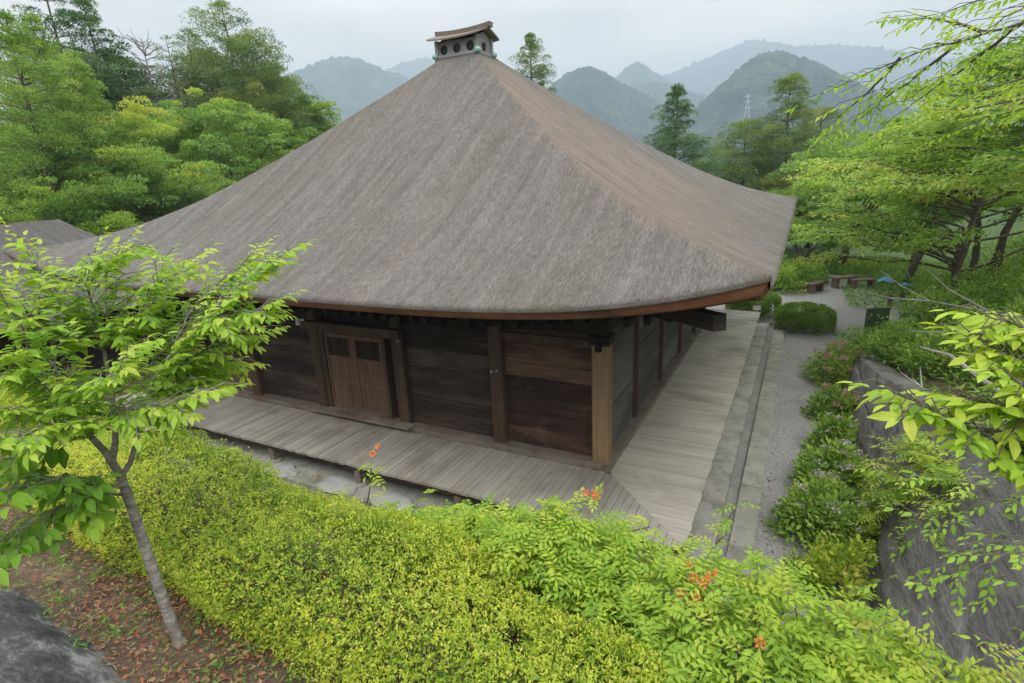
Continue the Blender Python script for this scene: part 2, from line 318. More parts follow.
# roof: shingled bark / thatch, streaked down the slope. attribute uvw: u along eave, v down slope, w brownness
def roof_mat(name, grey, brown):
    m, t, b, _ = newmat(name)
    a = t.nodes.new('ShaderNodeAttribute'); a.attribute_name = 'slope'
    s = t.nodes.new('ShaderNodeSeparateXYZ'); t.links.new(a.outputs['Vector'], s.inputs[0])
    def mp(sc_):
        q = t.nodes.new('ShaderNodeMapping'); q.inputs['Scale'].default_value = sc_; t.links.new(a.outputs['Vector'], q.inputs[0]); return q.outputs[0]
    fine = noise(t, mp((1, .10, 0)), 80, 5, .8); streak = noise(t, mp((1, .05, 0)), 5.5, 6, .68); big = noise(t, mp((1, .35, 0)), .42, 4, .6); sp_ = noise(t, mp((1, .2, 0)), 34, 5, .8)
    course = t.nodes.new('ShaderNodeTexWave'); course.bands_direction = 'Y'; course.inputs['Scale'].default_value = 3.2; course.inputs['Distortion'].default_value = 1.6
    course.inputs['Detail'].default_value = 3; course.inputs['Detail Scale'].default_value = 2.0; t.links.new(mp((1, 1, 0)), course.inputs['Vector'])
    f = math_(t, 'ADD', math_(t, 'MULTIPLY', fine, .44), math_(t, 'ADD', math_(t, 'MULTIPLY', streak, .18), math_(t, 'ADD', math_(t, 'MULTIPLY', sp_, .26), math_(t, 'MULTIPLY', noise(t, mp((1, .45, 0)), 3.2, 6, .72), .12))))
    g = ramp(t, f, [(.38, grey[0]), (.5, grey[1]), (.62, grey[2])])
    moss = ramp(t, big, [(.44, (0, 0, 0)), (.66, (1, 1, 1))])
    g = mixc(t, math_(t, 'MULTIPLY', moss, .5), g, mixc(t, 1.0, g, (.80, .83, .70), 'MULTIPLY'))
    pk = ramp(t, noise(t, mp((1, .2, 0)), .9, 4, .6), [(.5, (0, 0, 0)), (.68, (.8, .8, .8))])
    g = mixc(t, pk, g, mixc(t, 1.0, g, (1.09, 1.04, 1.0), 'MULTIPLY'))
    br = ramp(t, f, [(.38, brown[0]), (.5, brown[1]), (.62, brown[2])])
    w = math_(t, 'ADD', s.outputs['Z'], math_(t, 'MULTIPLY', math_(t, 'SUBTRACT', noise(t, mp((1, .18, 0)), 1.6, 6, .7), .5), 2.6))
    w = math_(t, 'MULTIPLY', w, math_(t, 'MULTIPLY', s.outputs['Z'], 3.0, True), True)
    c = mixc(t, w, g, br)
    t.links.new(c, b.inputs['Base Color']); b.inputs['Roughness'].default_value = .95; b.inputs['Specular IOR Level'].default_value = .1
    bump(t, b, math_(t, 'ADD', math_(t, 'MULTIPLY', fine, .7), math_(t, 'MULTIPLY', course.outputs['Fac'], .03)), .75, .035)
    return m
MT['roof'] = roof_mat('bark_roof', [(.062, .055, .048), (.145, .133, .120), (.285, .268, .246)], [(.098, .078, .062), (.20, .157, .126), (.33, .27, .225)])
MT['thatch'] = roof_mat('grey_thatch', [(.05, .046, .043), (.115, .106, .10), (.23, .215, .205)], [(.12, .09, .06), (.2, .15, .1), (.3, .24, .18)])

# ------------------------------------------------------------------ terrain
def ztop(y): return np.interp(y, [-40, -8, -4, 0, 3, 5, 8, 11, 14], [4, 2.75, 2.1, 1.2, .75, .35, -.1, -.7, -.7])
def ground_z(x, y):
    x = np.asarray(x, float); y = np.asarray(y, float); z = np.full(np.broadcast(x, y).shape, -.7)
    bank = np.interp(y, [-60, -12, -7.5, -6.9, -6.0, -5.4, -2.9], [5, 2.85, 2.75, 2.56, 2.25, 1.95, -.7])
    z = np.maximum(z, bank)
    xb = np.interp(y, [8, 11, 13.5, 16, 20, 26], [4.55, 5.2, 6.6, 7.4, 8.0, 9.5])
    k = np.clip((x - xb) / .45, 0, 1)
    hr = np.maximum(ztop(y), -.7) + np.clip(x - xb - .4, 0, 60) * np.interp(y, [0, 8, 14], [.22, .4, .55])
    hr = np.minimum(hr, np.interp(x, [5, 30, 60], [2.4, 6, 9]))
    z = np.maximum(z, -.7 + (hr + .7) * k)
    left = np.clip(-x - 24, 0, 70); z = z + np.where(y > -6, 1, .3) * left * .22
    drop = np.clip((y - 30) / 220, 0, 1); drop = drop * drop * (3 - 2 * drop)
    z = z - drop * np.interp(x, [-120, -40], [25, 60])
    far = np.hypot(x, y); z = np.where(far > 400, z * np.clip(1 - (far - 400) / 600, 0, 1) - 60 * np.clip((far - 400) / 600, 0, 1), z)
    return z
gx = np.unique(np.concatenate([np.arange(-14, 8.01, .22), np.arange(-60, 40.1, 2.0), np.geomspace(40, 7000, 26), -np.geomspace(60, 7000, 26)]))
gy = np.unique(np.concatenate([np.arange(-9, 4.01, .2), np.arange(-30, 60.1, 1.5), np.geomspace(60, 7000, 30), -np.geomspace(30, 7000, 18)]))
X, Y = np.meshgrid(gx, gy, indexing='ij'); Z = ground_z(X, Y)
nearm = (np.hypot(X - 1, Y + 6) < 9) & (Z > -.65); Z = Z + nearm * .03 * noise2(X, Y, 3, 2.5)
mb = MB(); mb.grid(np.stack([X, Y, Z], -1), flip=True)
tag(mb.build('ground', MT['soil'], smooth=True), kind='structure')

# gravel forecourt
def sheet(name, poly, z, mat, **k):
    mb = MB(); mb.add([(x, y, z) for x, y in poly], [np.array([list(range(len(poly)))])]); return tag(mb.build(name, mat), kind='structure')
sheet('gravel_path', [(2.56, -3.2), (4.3, -3.2), (4.3, 8), (4.9, 11), (6.2, 13), (7.1, 15.5), (7.0, 18), (6.0, 19.8), (5.7, 24), (3.9, 24.5), (3.6, 21), (2.2, 19.6), (-13, 20), (-13, 13.3), (2.56, 13.3)], -.694, MT['gravel'])
# stone walk the photographer stands on
mb = MB(); xs = np.linspace(-14, 6, 130); ys = np.linspace(-10.5, -7.42, 26)
PX, PY = np.meshgrid(xs, ys, indexing='ij'); edge = (PY > -7.5)
PZ = 2.83 + .02 * noise2(PX, PY, 11, 3.0) + .012 * noise2(PX, PY, 12, 11.0) - .12 * edge; PY = PY + edge * (.05 * noise1(PX, 4, 2.4))
mb.grid(np.stack([PX, PY, PZ], -1), flip=True); tag(mb.build('stone_walkway', MT['rock'], smooth=True), kind='structure')
# concrete apron, gutter and kerb round the hall
A = MB(); hx0, hx1, hy0, hy1 = -10.85, 0.0, 0.0, 10.85
ap = 2.03
A.box(hx0 - ap, hy0 - ap, -.9, hx1 + ap, hy1 + ap, -.6)
tag(A.build('concrete_apron', MT['concrete']), kind='structure')
A = MB()
for a, bb in ((ap + .002, ap + .19),):
    A.box(hx1 + a, -ap - .19, -.9, hx1 + bb, hy1 + ap, -.672); A.box(hx0 - bb, -bb, -.9, hx1 + a, -a, -.672)
tag(A.build('drain_channel', MT['gutter']), kind='structure')
A = MB(); a, bb = ap + .192, ap + .53; yy = -ap - .53
for i in range(8): A.box(hx1 + a, yy + i * 1.83 + .004, -.9, hx1 + bb, yy + (i + 1) * 1.83 - .004, -.605 + .004 * (i % 3), tint=.35 + .3 * ((i * 7) % 5) / 5)
for i in range(7): A.box(hx0 - bb + i * 1.93 + .004, -bb, -.9, hx0 - bb + (i + 1) * 1.93 - .004, -a, -.607 + .004 * (i % 3), tint=.35 + .3 * ((i * 3) % 5) / 5)
tag(A.build('kerb', MT['kerb']), kind='structure')
# pebbles along the kerb
mb = MB(); n = 260; px_ = rng.uniform(2.58, 2.78, n); py_ = rng.uniform(-2.5, 13, n); r_ = rng.uniform(.006, .016, n)
for i in range(n):
    c = np.array([px_[i], py_[i], -.692]); q = r_[i]
    mb.hexa([c + (-q, -q * .8, 0), c + (q, -q * .7, 0), c + (q * .9, q, 0), c + (-q * .8, q, 0), c + (-q * .5, -q * .5, q), c + (q * .5, -q * .4, q), c + (q * .4, q * .6, q), c + (-q * .5, q * .5, q)], rng.random())
tag(mb.build('pebbles', MT['gravel']), 'small loose pebbles scattered along the kerb of the gravel path', 'pebbles', kind='stuff')

# ------------------------------------------------------------------ far hills
def hill(px_pts, dist, depth, seed, amp=.19, base=-62):
    px_pts = sorted(px_pts); xs = np.array([p[0] for p in px_pts], float); ys = np.array([p[1] for p in px_pts], float)
    q = np.linspace(xs[0], xs[-1], 240); v = np.stack([ray(a, b) for a, b in zip(q, np.interp(q, xs, ys))])
    hd = np.hypot(v[:, 0], v[:, 1]); el = v[:, 2] / hd; dirs = v[:, :2] / hd[:, None]
    top = CAM[2] + el * dist; rows = np.linspace(-1, 1, 90); P = np.zeros((len(q), len(rows), 3))
    edge = np.clip(np.minimum(np.arange(len(q)), len(q) - 1 - np.arange(len(q))) / 16.0, 0, 1); edge = np.sqrt(edge)
    for j, r in enumerate(rows):
        dd = dist + r * depth; prof = (1 - abs(r) ** 1.25) if r < 0 else (1 - r ** 1.1)
        xy = CAM[:2] + dirs * dd; nz_ = noise2(xy[:, 0], xy[:, 1], seed, 9.0 / dist * 1.6, 5) * amp * np.abs(top - base) * (1.4 * abs(r) * (1 - abs(r)) * 2)
        z = base + (top - base) * edge * prof + nz_ * edge + rng.normal(0, 1, len(q)) * dist * .0017 * prof
        P[:, j] = np.stack([xy[:, 0], xy[:, 1], z], -1)
    mb = MB(); mb.grid(P, flip=True); return tag(mb.build('hills', MT['hill'], smooth=True), kind='structure')
hill([(60, 175), (150, 130), (230, 95), (265, 82), (300, 68), (320, 60), (335, 57), (350, 57), (362, 60), (385, 70), (410, 78), (440, 90), (490, 112), (560, 160), (640, 200)], 2000, 800, 21)
hill([(300, 130), (370, 80), (400, 64), (420, 59), (440, 60), (470, 72), (500, 90), (540, 105), (600, 140)], 3300, 900, 22)
hill([(430, 190), (500, 130), (530, 102), (553, 84), (568, 74), (580, 69), (592, 68), (606, 74), (625, 86), (648, 97), (675, 115), (710, 138), (760, 160), (820, 190)], 1300, 600, 23)
hill([(540, 160), (600, 92), (616, 78), (628, 67), (637, 62), (645, 66), (660, 76), (690, 92), (740, 120), (800, 150)], 2500, 800, 24)
hill([(540, 150), (600, 110), (640, 84), (680, 70), (715, 54), (740, 43), (756, 39), (776, 41), (800, 46), (830, 45), (870, 48), (940, 58), (1040, 60), (1200, 110)], 3400, 900, 25)
hill([(600, 130), (625, 92), (645, 83), (662, 83), (685, 90), (710, 98), (750, 125)], 1900, 400, 26)
hill([(600, 230), (660, 150), (690, 113), (712, 96), (735, 75), (758, 60), (776, 55), (796, 58), (820, 66), (850, 80), (900, 105), (980, 130), (1100, 150), (1250, 190)], 1050, 520, 27)

# ------------------------------------------------------------------ haze
mb = MB(); mb.box(-5200, -5200, -66, 5200, 5200, 720)
hz, t, b, out = newmat('valley_haze'); t.nodes.remove(b)
pv = t.nodes.new('ShaderNodeVolumePrincipled'); pv.inputs['Color'].default_value = (.50, .595, .685, 1); pv.inputs['Density'].default_value = 5.9e-4
pv.inputs['Anisotropy'].default_value = 0.0; t.links.new(pv.outputs[0], out.inputs['Volume'])
o = tag(mb.build('haze', hz), kind='stuff')

# ------------------------------------------------------------------ the hall
hall = tag(empty('temple_hall', (-5.425, 5.425, -.6)), 'square old wooden temple hall with a huge grey bark roof and railless veranda', 'temple')
bays = [2.0, 2.27, 2.31, 2.27, 2.0]; px_l = [0.0]
for w_ in bays: px_l.append(px_l[-1] - w_)
py_l = [-v for v in px_l]; CX, CY = -5.425, 5.425
def hp(mb, name, mat, **k): return part(mb, name, mat, hall, **k)

# roof surface
TT = np.unique(np.concatenate([np.linspace(-1, 1, 61), np.sign(np.linspace(-1, 1, 41)) * np.abs(np.linspace(-1, 1, 41)) ** .35]))
DD = np.concatenate([np.linspace(.45, 7.0, 46), np.linspace(7.1, 7.93, 10)])
hipD = [0.4, .7, 1.6, 2.9, 4.0, 5.0, 6.0, 7.0, 7.45, 7.93]; hipZ = [8.04, 7.82, 7.12, 6.24, 5.52, 4.92, 4.42, 4.03, 3.90, 3.80]
pc = np.polyfit(hipD, hipZ, 5)
def hip_z(d): return np.polyval(pc, d)
def lift(d, t): return .60 * np.abs(t) ** 4.8 * (np.clip(d, 0, 9) / 7.93) ** 2.6
def roof_z(d, t): return hip_z(d) - .60 * (np.clip(d, 0, 9) / 7.93) ** 2.6 + lift(d, t)
DIRS = [((0, -1), (1, 0)), ((1, 0), (0, 1)), ((0, 1), (-1, 0)), ((-1, 0), (0, -1))]   # outward, along
V = []; F = []; UVW = []; off = 0
for k, (o_, a_) in enumerate(DIRS):
    D2, T2 = np.meshgrid(DD, TT, indexing='ij'); dd = D2 + .05 * np.abs(T2) ** 6 * (D2 / 7.93) ** 6
    x = CX + o_[0] * dd + a_[0] * T2 * dd; y = CY + o_[1] * dd + a_[1] * T2 * dd
    z = roof_z(D2, T2)
    sag_ = np.interp(D2, [.7, 2, 3.5, 5, 6, 7, 7.93], [0, .07, .18, .26, .24, .13, 0])          # the left hip hangs lower than the near one
    z = z - sag_ * np.clip(-T2 if k == 0 else (T2 if k == 3 else 0 * T2), 0, 1) ** 1.5
    bumpy = .012 * noise2(a_[0] * x + a_[1] * y + 31 * k, D2, 40 + k, 1.1) * np.clip((1 - np.abs(T2)) * 8, 0, 1) * np.clip((7.93 - D2) * 3, .25, 1); z = z + bumpy
    u = T2 * D2; v = D2 * 1.18
    if k == 1: w_ = .95 * np.clip(1.0 - (T2 + 1) * .46 - np.clip(D2 - 5.6, 0, 9) * .2, 0, 1) * np.clip(1.15 - np.abs(D2 - 3.2) * .05, 0, 1)
    elif k == 0: w_ = (np.clip((T2 - .97) * 18, 0, .45) + np.clip((T2 - .80) * 1.3, 0, .22)) * np.clip((D2 - .6) / 3, 0, 1) + np.clip((.75 - D2) * 3, 0, .6)
    else: w_ = np.zeros_like(T2) + .05
    P = np.stack([x, y, z], -1); n_, m_ = P.shape[:2]
    i = np.arange(n_ - 1)[:, None] * m_ + np.arange(m_ - 1)[None]
    f = np.stack([i, i + m_, i + m_ + 1, i + 1], -1).reshape(-1, 4)
    lip = P[-1].copy(); lip[:, 2] -= .055; lip[:, 0] -= o_[0] * .012; lip[:, 1] -= o_[1] * .012
    V += [P.reshape(-1, 3), lip]; F.append(f + off)
    j = np.arange(m_ - 1); b0 = (n_ - 1) * m_; F.append(np.stack([b0 + j, n_ * m_ + j, n_ * m_ + j + 1, b0 + j + 1], -1) + off)
    UVW += [np.stack([u + 40 * k, v, w_], -1).reshape(-1, 3), np.stack([u[-1] + 40 * k, v[-1] + .3, w_[-1]], -1)]
    off += n_ * m_ + m_
mb = MB(); mb.add(np.concatenate(V), F); roof = hp(mb, 'roof', MT['roof'], smooth=True)
ua = roof.data.attributes.new('slope', 'FLOAT_VECTOR', 'POINT'); ua.data.foreach_set('vector', np.concatenate(UVW).ravel().astype(np.float32))
# red eave edge and soffit
fas = MB(); sof = MB()
for k, (o_, a_) in enumerate(DIRS):
    def row(d, dz, tt=TT, cap=None):
        dd = d + .05 * np.abs(tt) ** 6
        z = (roof_z(7.93, tt) if cap is None else cap) + dz
        return np.stack([CX + o_[0] * dd + a_[0] * tt * dd, CY + o_[1] * dd + a_[1] * tt * dd, z * np.ones_like(tt)], -1)
    fas.grid(np.stack([row(7.90, -.058), row(7.885, -.085), row(7.84, -.15 - .07 * np.abs(TT) ** 6), row(7.79, -.175 - .09 * np.abs(TT) ** 6)]), tint=.5)
    low = roof_z(7.93, TT)
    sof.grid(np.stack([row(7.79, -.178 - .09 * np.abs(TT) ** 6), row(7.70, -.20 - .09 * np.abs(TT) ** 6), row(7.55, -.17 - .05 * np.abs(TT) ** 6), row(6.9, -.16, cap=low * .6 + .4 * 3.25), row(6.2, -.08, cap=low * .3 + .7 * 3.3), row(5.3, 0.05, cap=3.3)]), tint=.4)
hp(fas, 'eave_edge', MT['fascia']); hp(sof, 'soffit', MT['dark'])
sof2 = MB()
for k, (o_, a_) in enumerate(DIRS[:2]):          # kioi board carrying the flying rafters
    tt = np.linspace(-1, 1, 60)
    q = [(7.05, -.20), (7.05, -.30), (6.93, -.30), (6.93, -.20)]; lift_ = .60 * np.abs(tt) ** 4.8 * .62
    rows = [np.stack([CX + o_[0] * d + a_[0] * tt * d, CY + o_[1] * d + a_[1] * tt * d, 3.13 + dz + lift_], -1) for d, dz in q + q[:1]]
    sof2.grid(np.stack(rows))
hp(sof2, 'eave_batten', MT['dark'])
# rafters: 50 on the front, 50 on the path side (one mesh, copied)
mbr = MB(); mbr.beam((0, .1, .30), (0, -1.42, -.02), .085, .11)
proto = None
for side in range(2):
    for i in range(50):
        c_ = -12.2 + i * (13.55 / 49); tt = (c_ - CX) / 6.95; ends = .60 * abs(tt) ** 4.8 * .62
        if side == 0: loc = (c_, 0, 2.70 + ends)
        else: loc = (0, 5.425 + (c_ - CX), 2.70 + ends)
        if proto is None: proto = mbr.build('rafter', MT['dark'], hall); o = proto
        else: o = proto.copy(); COL.objects.link(o); o.parent = hall
        o.matrix_parent_inverse = Matrix.Translation(hall.location).inverted(); o.location = loc
        if side: o.rotation_euler = (0, 0, math.pi / 2)
mb = MB(); mb.beam((-.2, .2, 2.98), (2.05, -2.05, 3.16), .17, .19, .7); hp(mb, 'hip_beam', MT['dark'])
mb = MB(); mb.box(hx0 - .12, -.11, 2.3, .12, .11, 2.62); mb.box(-.11, .11, 2.3, .112, hy1 + .1, 2.62); mb.box(hx0 - .11, .112, 2.3, hx0 + .11, hy1 + .1, 2.62); mb.box(hx0 + .112, hy1 - .1, 2.3, -.112, hy1 + .1, 2.62)
hp(mb, 'wall_plate', MT['dark'])
# sill
mb = MB(); s_ = .2
mb.box(hx0 - s_, -s_, -.118, s_, .14, 0, .5); mb.box(-.14, .142, -.118, s_, hy1 + s_, -.002, .55); mb.box(hx0 - s_, .142, -.118, hx0 + .14, hy1 + s_, -.002); mb.box(hx0 + .142, hy1 - .14, -.118, -.142, hy1 + s_, -.002)
hp(mb, 'sill', MT['sill'])
# pillars
def pillar(x, y, mat, hw, z1=2.3, rnd=False):
    mb = MB()
    if rnd: mb.tube([(x, y, .001), (x, y, .8), (x, y, z1)], [hw, hw, hw * .96], 14)
    else: mb.box(x - hw, y - hw, .001, x + hw, y + hw, z1, ch=hw * .22)
    return hp(mb, 'pillar', mat, smooth=False)
for i, x in enumerate(px_l):
    o = pillar(x, 0 if i else .0, MT['pillar_light'] if i == 0 else MT['pillar'], .145 if i == 0 else .135, z1=2.14 if i == 0 else 2.298)
    if i == 0: o['label'] = 'pale honey-coloured corner pillar'
for i, y in enumerate(py_l[1:]):
    pillar(0, y, MT['pillar_red'], .10, rnd=True)
    pillar(hx0, y, MT['pillar'], .12)
for x in px_l[1:-1]: pillar(x, hy1, MT['pillar'], .12)
mb = MB(); mb.box(-.17, -.17, 2.142, .17, .17, 2.29); mb.box(-.05, -.24, 2.05, .05, -.171, 2.2); hp(mb, 'corner_bracket', MT['dark'])
# plank wall panels
def panel_front(x0, x1, mat, y, seed, boards=7, z1=2.3):
    r = np.random.default_rng(seed); mb = MB(); zs = np.linspace(0.002, z1, boards + 1); zs[1:-1] += r.uniform(-.04, .04, boards - 1)
    for i in range(boards):
        dy = r.uniform(0, .012); mb.box(x0, y + dy, zs[i] + .003, x1, y + .05, zs[i + 1] - .003, tint=r.uniform(.1, .9))
    mb.box(x0, y + .052, .002, x1, y + .07, z1, .3)
    return hp(mb, 'wall_panel', mat)
def panel_side(y0, y1, mat, x, seed, boards=8, z1=2.3):
    r = np.random.default_rng(seed); mb = MB(); zs = np.linspace(0.002, z1, boards + 1); zs[1:-1] += r.uniform(-.04, .04, boards - 1); sg = -1 if x > -5 else 1
    for i in range(boards):
        dx = r.uniform(0, .012); a, bb = sorted((x + sg * dx, x + sg * .05)); mb.box(a, y0, zs[i] + .003, bb, y1, zs[i + 1] - .003, tint=r.uniform(.2, .8))
    return hp(mb, 'wall_panel', mat)
for i in range(5):
    if i == 2: continue
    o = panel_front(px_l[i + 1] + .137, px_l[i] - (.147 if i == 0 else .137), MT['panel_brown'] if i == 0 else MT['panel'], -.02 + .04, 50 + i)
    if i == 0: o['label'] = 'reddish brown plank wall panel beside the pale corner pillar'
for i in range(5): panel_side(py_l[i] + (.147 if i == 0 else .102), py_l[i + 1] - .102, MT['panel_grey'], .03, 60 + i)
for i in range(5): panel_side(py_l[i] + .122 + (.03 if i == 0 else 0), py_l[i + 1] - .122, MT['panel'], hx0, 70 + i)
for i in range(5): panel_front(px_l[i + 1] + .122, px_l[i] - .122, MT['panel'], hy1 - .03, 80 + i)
# tie rails on the front bays
for i, (zz, hgt, mat) in enumerate([(2.08, .13, 'pillar'), (2.08, .12, 'dark'), None, (2.08, .12, 'dark'), (2.08, .12, 'dark')] if False else []): pass
def rail(x0, x1, z0, z1, y0, y1, mat, tint=.5):
    mb = MB(); mb.box(x0, y0, z0, x1, y1, z1, tint); return hp(mb, 'tie_rail', mat)
rail(px_l[1] + .137, -.147, 2.05, 2.19, -.055, .018, MT['pillar'], .75)
rail(px_l[2] + .137, px_l[1] - .137, 2.05, 2.2, -.05, .018, MT['dark'])
rail(px_l[4] + .137, px_l[3] - .137, 2.05, 2.2, -.05, .018, MT['dark'])
rail(px_l[5] + .137, px_l[4] - .137, 2.05, 2.2, -.05, .018, MT['dark'])
rail(px_l[5] + .137, px_l[4] - .137, .004, .42, -.03, .015, MT['door'], .6)     # lower brown board at the far left bay
# doorway
xl, xr = px_l[3], px_l[2]
mb = MB(); mb.box(xl - .2, -.27, 1.9, xr + .2, -.137, 2.08, .6); hp(mb, 'door_lintel', MT['pillar'])
mb = MB(); mb.box(xl - .3, -.36, .001, xr + .28, -.138, .05, .7); mb.box(xl + .138, -.136, .001, xr - .138, .1, .045, .7); hp(mb, 'threshold', MT['sill'])
mb = MB(); mb.box(xl + .137, -.09, .046, xl + .24, .06, 1.898, .6); mb.box(xr - .42, -.09, .046, xr - .34, .06, 1.898, .5); mb.box(xl + .242, -.09, 1.80, xr - .422, .06, 1.897, .4)
hp(mb, 'door_frame', MT['pillar'])
mb = MB(); mb.box(xr - .338, .02, .046, xr - .137, .05, 1.898, .1); mb.box(xl + .137, .1, .002, xr - .137, .13, 2.3, .1); hp(mb, 'door_reveal', MT['dark'])
dx0, dx1 = xl + .245, xr - .425; mid = (dx0 + dx1) / 2 - .02
for a, bb in ((dx0, mid), (mid + .005, dx1)):
    fr = MB(); st = .065; y0, y1 = -.05, .0
    for q0, q1 in ((a, a + st), (bb - st * 1.5, bb)): fr.box(q0, y0, .05, q1, y1, 1.79, .55)
    for z0, z1 in ((.05, .13), (.66, .735), (1.22, 1.29), (1.71, 1.79)): fr.box(a + st + .001, y0 + .006, z0, bb - st * 1.5 - .001, y1, z1, .7)
    d_ = hp(fr, 'door', MT['door'])
    pn = MB()
    for z0, z1 in ((.131, .659), (.736, 1.219)):
        nb = 5
        for i in range(nb):
            u0 = a + st + (bb - a - 2.5 * st) * i / nb; u1 = a + st + (bb - a - 2.5 * st) * (i + 1) / nb
            pn.box(u0 + .002, y0 + .022, z0, u1 - .002, y1 - .004, z1, rng.uniform(.35, .75))
    o = pn.build('door_panel', MT['door'], d_)
    lt = MB()
    for i in range(11):
        u = a + st + .02 + (bb - a - 2.5 * st - .04) * i / 10; lt.box(u - .009, y0 + .004, 1.292, u + .009, y0 + .024, 1.708, .6)
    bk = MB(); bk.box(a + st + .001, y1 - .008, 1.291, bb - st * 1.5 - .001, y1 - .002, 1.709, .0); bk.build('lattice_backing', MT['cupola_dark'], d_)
    lt.build('lattice', MT['pillar'], d_)
# small fittings
mb = MB(); mb.cyl(xl - .2, -.30, 2.0, 2.13, .055, .045, 12); mb.box(xl - .2, -.30, 2.10, xl - .02, -.272, 2.13); hp(mb, 'lamp', MT['white_paint'])
for x_, z_ in ((xr + .20, 1.86), (px_l[1] + .05, 1.45), (px_l[1] - .06, 1.42)):
    mb = MB(); y_ = -.3 if z_ > 1.6 else -.165; mb.cyl(x_, y_, z_, z_ + .05, .022, .018, 8); mb.box(x_ - .01, y_, z_ + .02, x_ + .01, -.136 if z_ < 1.6 else -.2, z_ + .032); hp(mb, 'hook', MT['steel'])
# veranda: boards run outward from the wall, mitred at the corners
vw0, vw1 = .202, 1.74
def veranda(kind):
    r = np.random.default_rng({'f': 1, 'r': 2, 'l': 3, 'b': 4}[kind]); mb = MB(); s = -vw1; wd = 0
    L_ = 10.85
    while s < L_ + vw1 - .02:
        wd = r.uniform(.10, .15); e_ = min(s + wd, L_ + vw1); g = .0035; a, bb = s + g, e_ - g
        ia = max(vw0, -a, a - L_); ib = max(vw0, -bb, bb - L_)     # inner edge: mitre outside the wall span
        if a < 0 < bb or a < L_ < bb or True:
            ia = vw0 if -vw0 <= a <= L_ + vw0 else (-a if a < 0 else a - L_); ib = vw0 if -vw0 <= bb <= L_ + vw0 else (-bb if bb < 0 else bb - L_)
        o0 = vw1 + r.uniform(-.012, .012); zt = -.12 + r.uniform(-.005, .004); zb = -.172
        if max(ia, ib) < o0 - .01:
            q = [(a, ia), (bb, ib), (bb, o0), (a, o0)]
            if kind == 'f': pts = [(-L_ + u, -v_) for u, v_ in q]
            elif kind == 'b': pts = [(-L_ + u, L_ + v_) for u, v_ in q]
            elif kind == 'r': pts = [(v_, u) for u, v_ in q]
            else: pts = [(-L_ - v_, u) for u, v_ in q]
            pts = pts if kind in 'rb' else pts[::-1]
            if kind in 'r': pts = pts[::-1]
            mb.hexa([(x, y, zb) for x, y in pts] + [(x, y, zt) for x, y in pts], r.uniform(.36, .64))
        s = e_
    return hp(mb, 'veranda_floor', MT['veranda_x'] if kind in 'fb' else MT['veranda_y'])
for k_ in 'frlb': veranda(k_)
mb = MB(); e0 = 1.66
mb.box(hx0 - e0, -e0, -.29, e0, -e0 + .11, -.176); mb.box(e0 - .11, -e0 + .112, -.29, e0, hy1 + e0, -.176); mb.box(hx0 - e0, -e0 + .112, -.29, hx0 - e0 + .11, hy1 + e0, -.176); mb.box(hx0 - e0 + .112, hy1 + e0 - .11, -.29, e0 - .112, hy1 + e0, -.176)
hp(mb, 'edge_joist', MT['pillar'])
mb = MB(); mb.box(hx0 - .05, -.05, -.6, .05, .05, -.119); mb.box(hx0 - .05, .052, -.6, hx0 + .05, hy1, -.12); mb.box(-.05, .052, -.6, .05, hy1, -.12); hp(mb, 'foundation_beam', MT['dark'])
posts = [(1.6, y) for y in (-1.2, .55, 2.2, 4.3, 6.6, 8.9, 10.9)] + [(x, -1.6) for x in (-10.85, -8.9, -6.6, -4.25, -2.0, 0.0)]
for x, y in posts:
    mb = MB(); mb.box(x - .07, y - .07, -.545, x + .07, y + .07, -.292, ch=.015, tint=.8); hp(mb, 'veranda_post', MT['sill'])
    mb = MB(); mb.tube([(x, y, -.602), (x, y, -.57), (x, y, -.546)], [.17, .16, .11], 9); hp(mb, 'footing_stone', MT['kerb'])
# cupola on the roof top
cux, cuy = -5.47, 5.22; bx, by = .60, .36
cup = MB(); cup.box(cux - bx - .06, cuy - by - .06, 7.66, cux + bx + .06, cuy + by + .06, 7.90, .1); 
cup_o = hp(cup, 'roof_cupola', MT['cupola'])
mb = MB()
zb, zt = 7.92, 8.30
def arch_wall(mb, p0, p1, nopen, thick):
    """a wall from p0 to p1 with round openings through it"""
    p0 = np.array(p0, float); p1 = np.array(p1, float); Lw = np.linalg.norm(p1 - p0); d = (p1 - p0) / Lw; nn = np.array([d[1], -d[0]])
    cell = Lw / nopen; r_ = .12; zc = (zb + zt) / 2 - .0; K = 16
    for i in range(nopen):
        u0 = i * cell; u1 = u0 + cell; uc = (u0 + u1) / 2; ang = np.linspace(0, 2 * np.pi, K, endpoint=False) + np.pi / 4
        inner = [(uc + r_ * math.cos(a), zc + r_ * math.sin(a)) for a in ang]
        outer = []
        for a in ang:
            c_, s_2 = math.cos(a), math.sin(a); k_ = min((cell / 2) / max(abs(c_), 1e-6), ((zt - zc) if s_2 > 0 else (zc - zb)) / max(abs(s_2), 1e-6)); outer.append((uc + k_ * c_, zc + k_ * s_2))
        vs_ = []
        for lst, o_ in ((inner, 0), (outer, 0), (inner, thick)):
            for u, z in lst: q = p0 + d * u + nn * (-o_); vs_.append((q[0], q[1], z))
        f = [[K + j, K + (j + 1) % K, (j + 1) % K, j] for j in range(K)] + [[j, (j + 1) % K, 2 * K + (j + 1) % K, 2 * K + j] for j in range(K)]
        mb.add(vs_, [np.array(f)], .5)
arch_wall(mb, (cux - bx, cuy - by), (cux + bx, cuy - by), 3, .05); arch_wall(mb, (cux + bx, cuy - by), (cux + bx, cuy + by), 1, .05)
arch_wall(mb, (cux + bx, cuy + by), (cux - bx, cuy + by), 3, .05); arch_wall(mb, (cux - bx, cuy + by), (cux - bx, cuy - by), 1, .05)
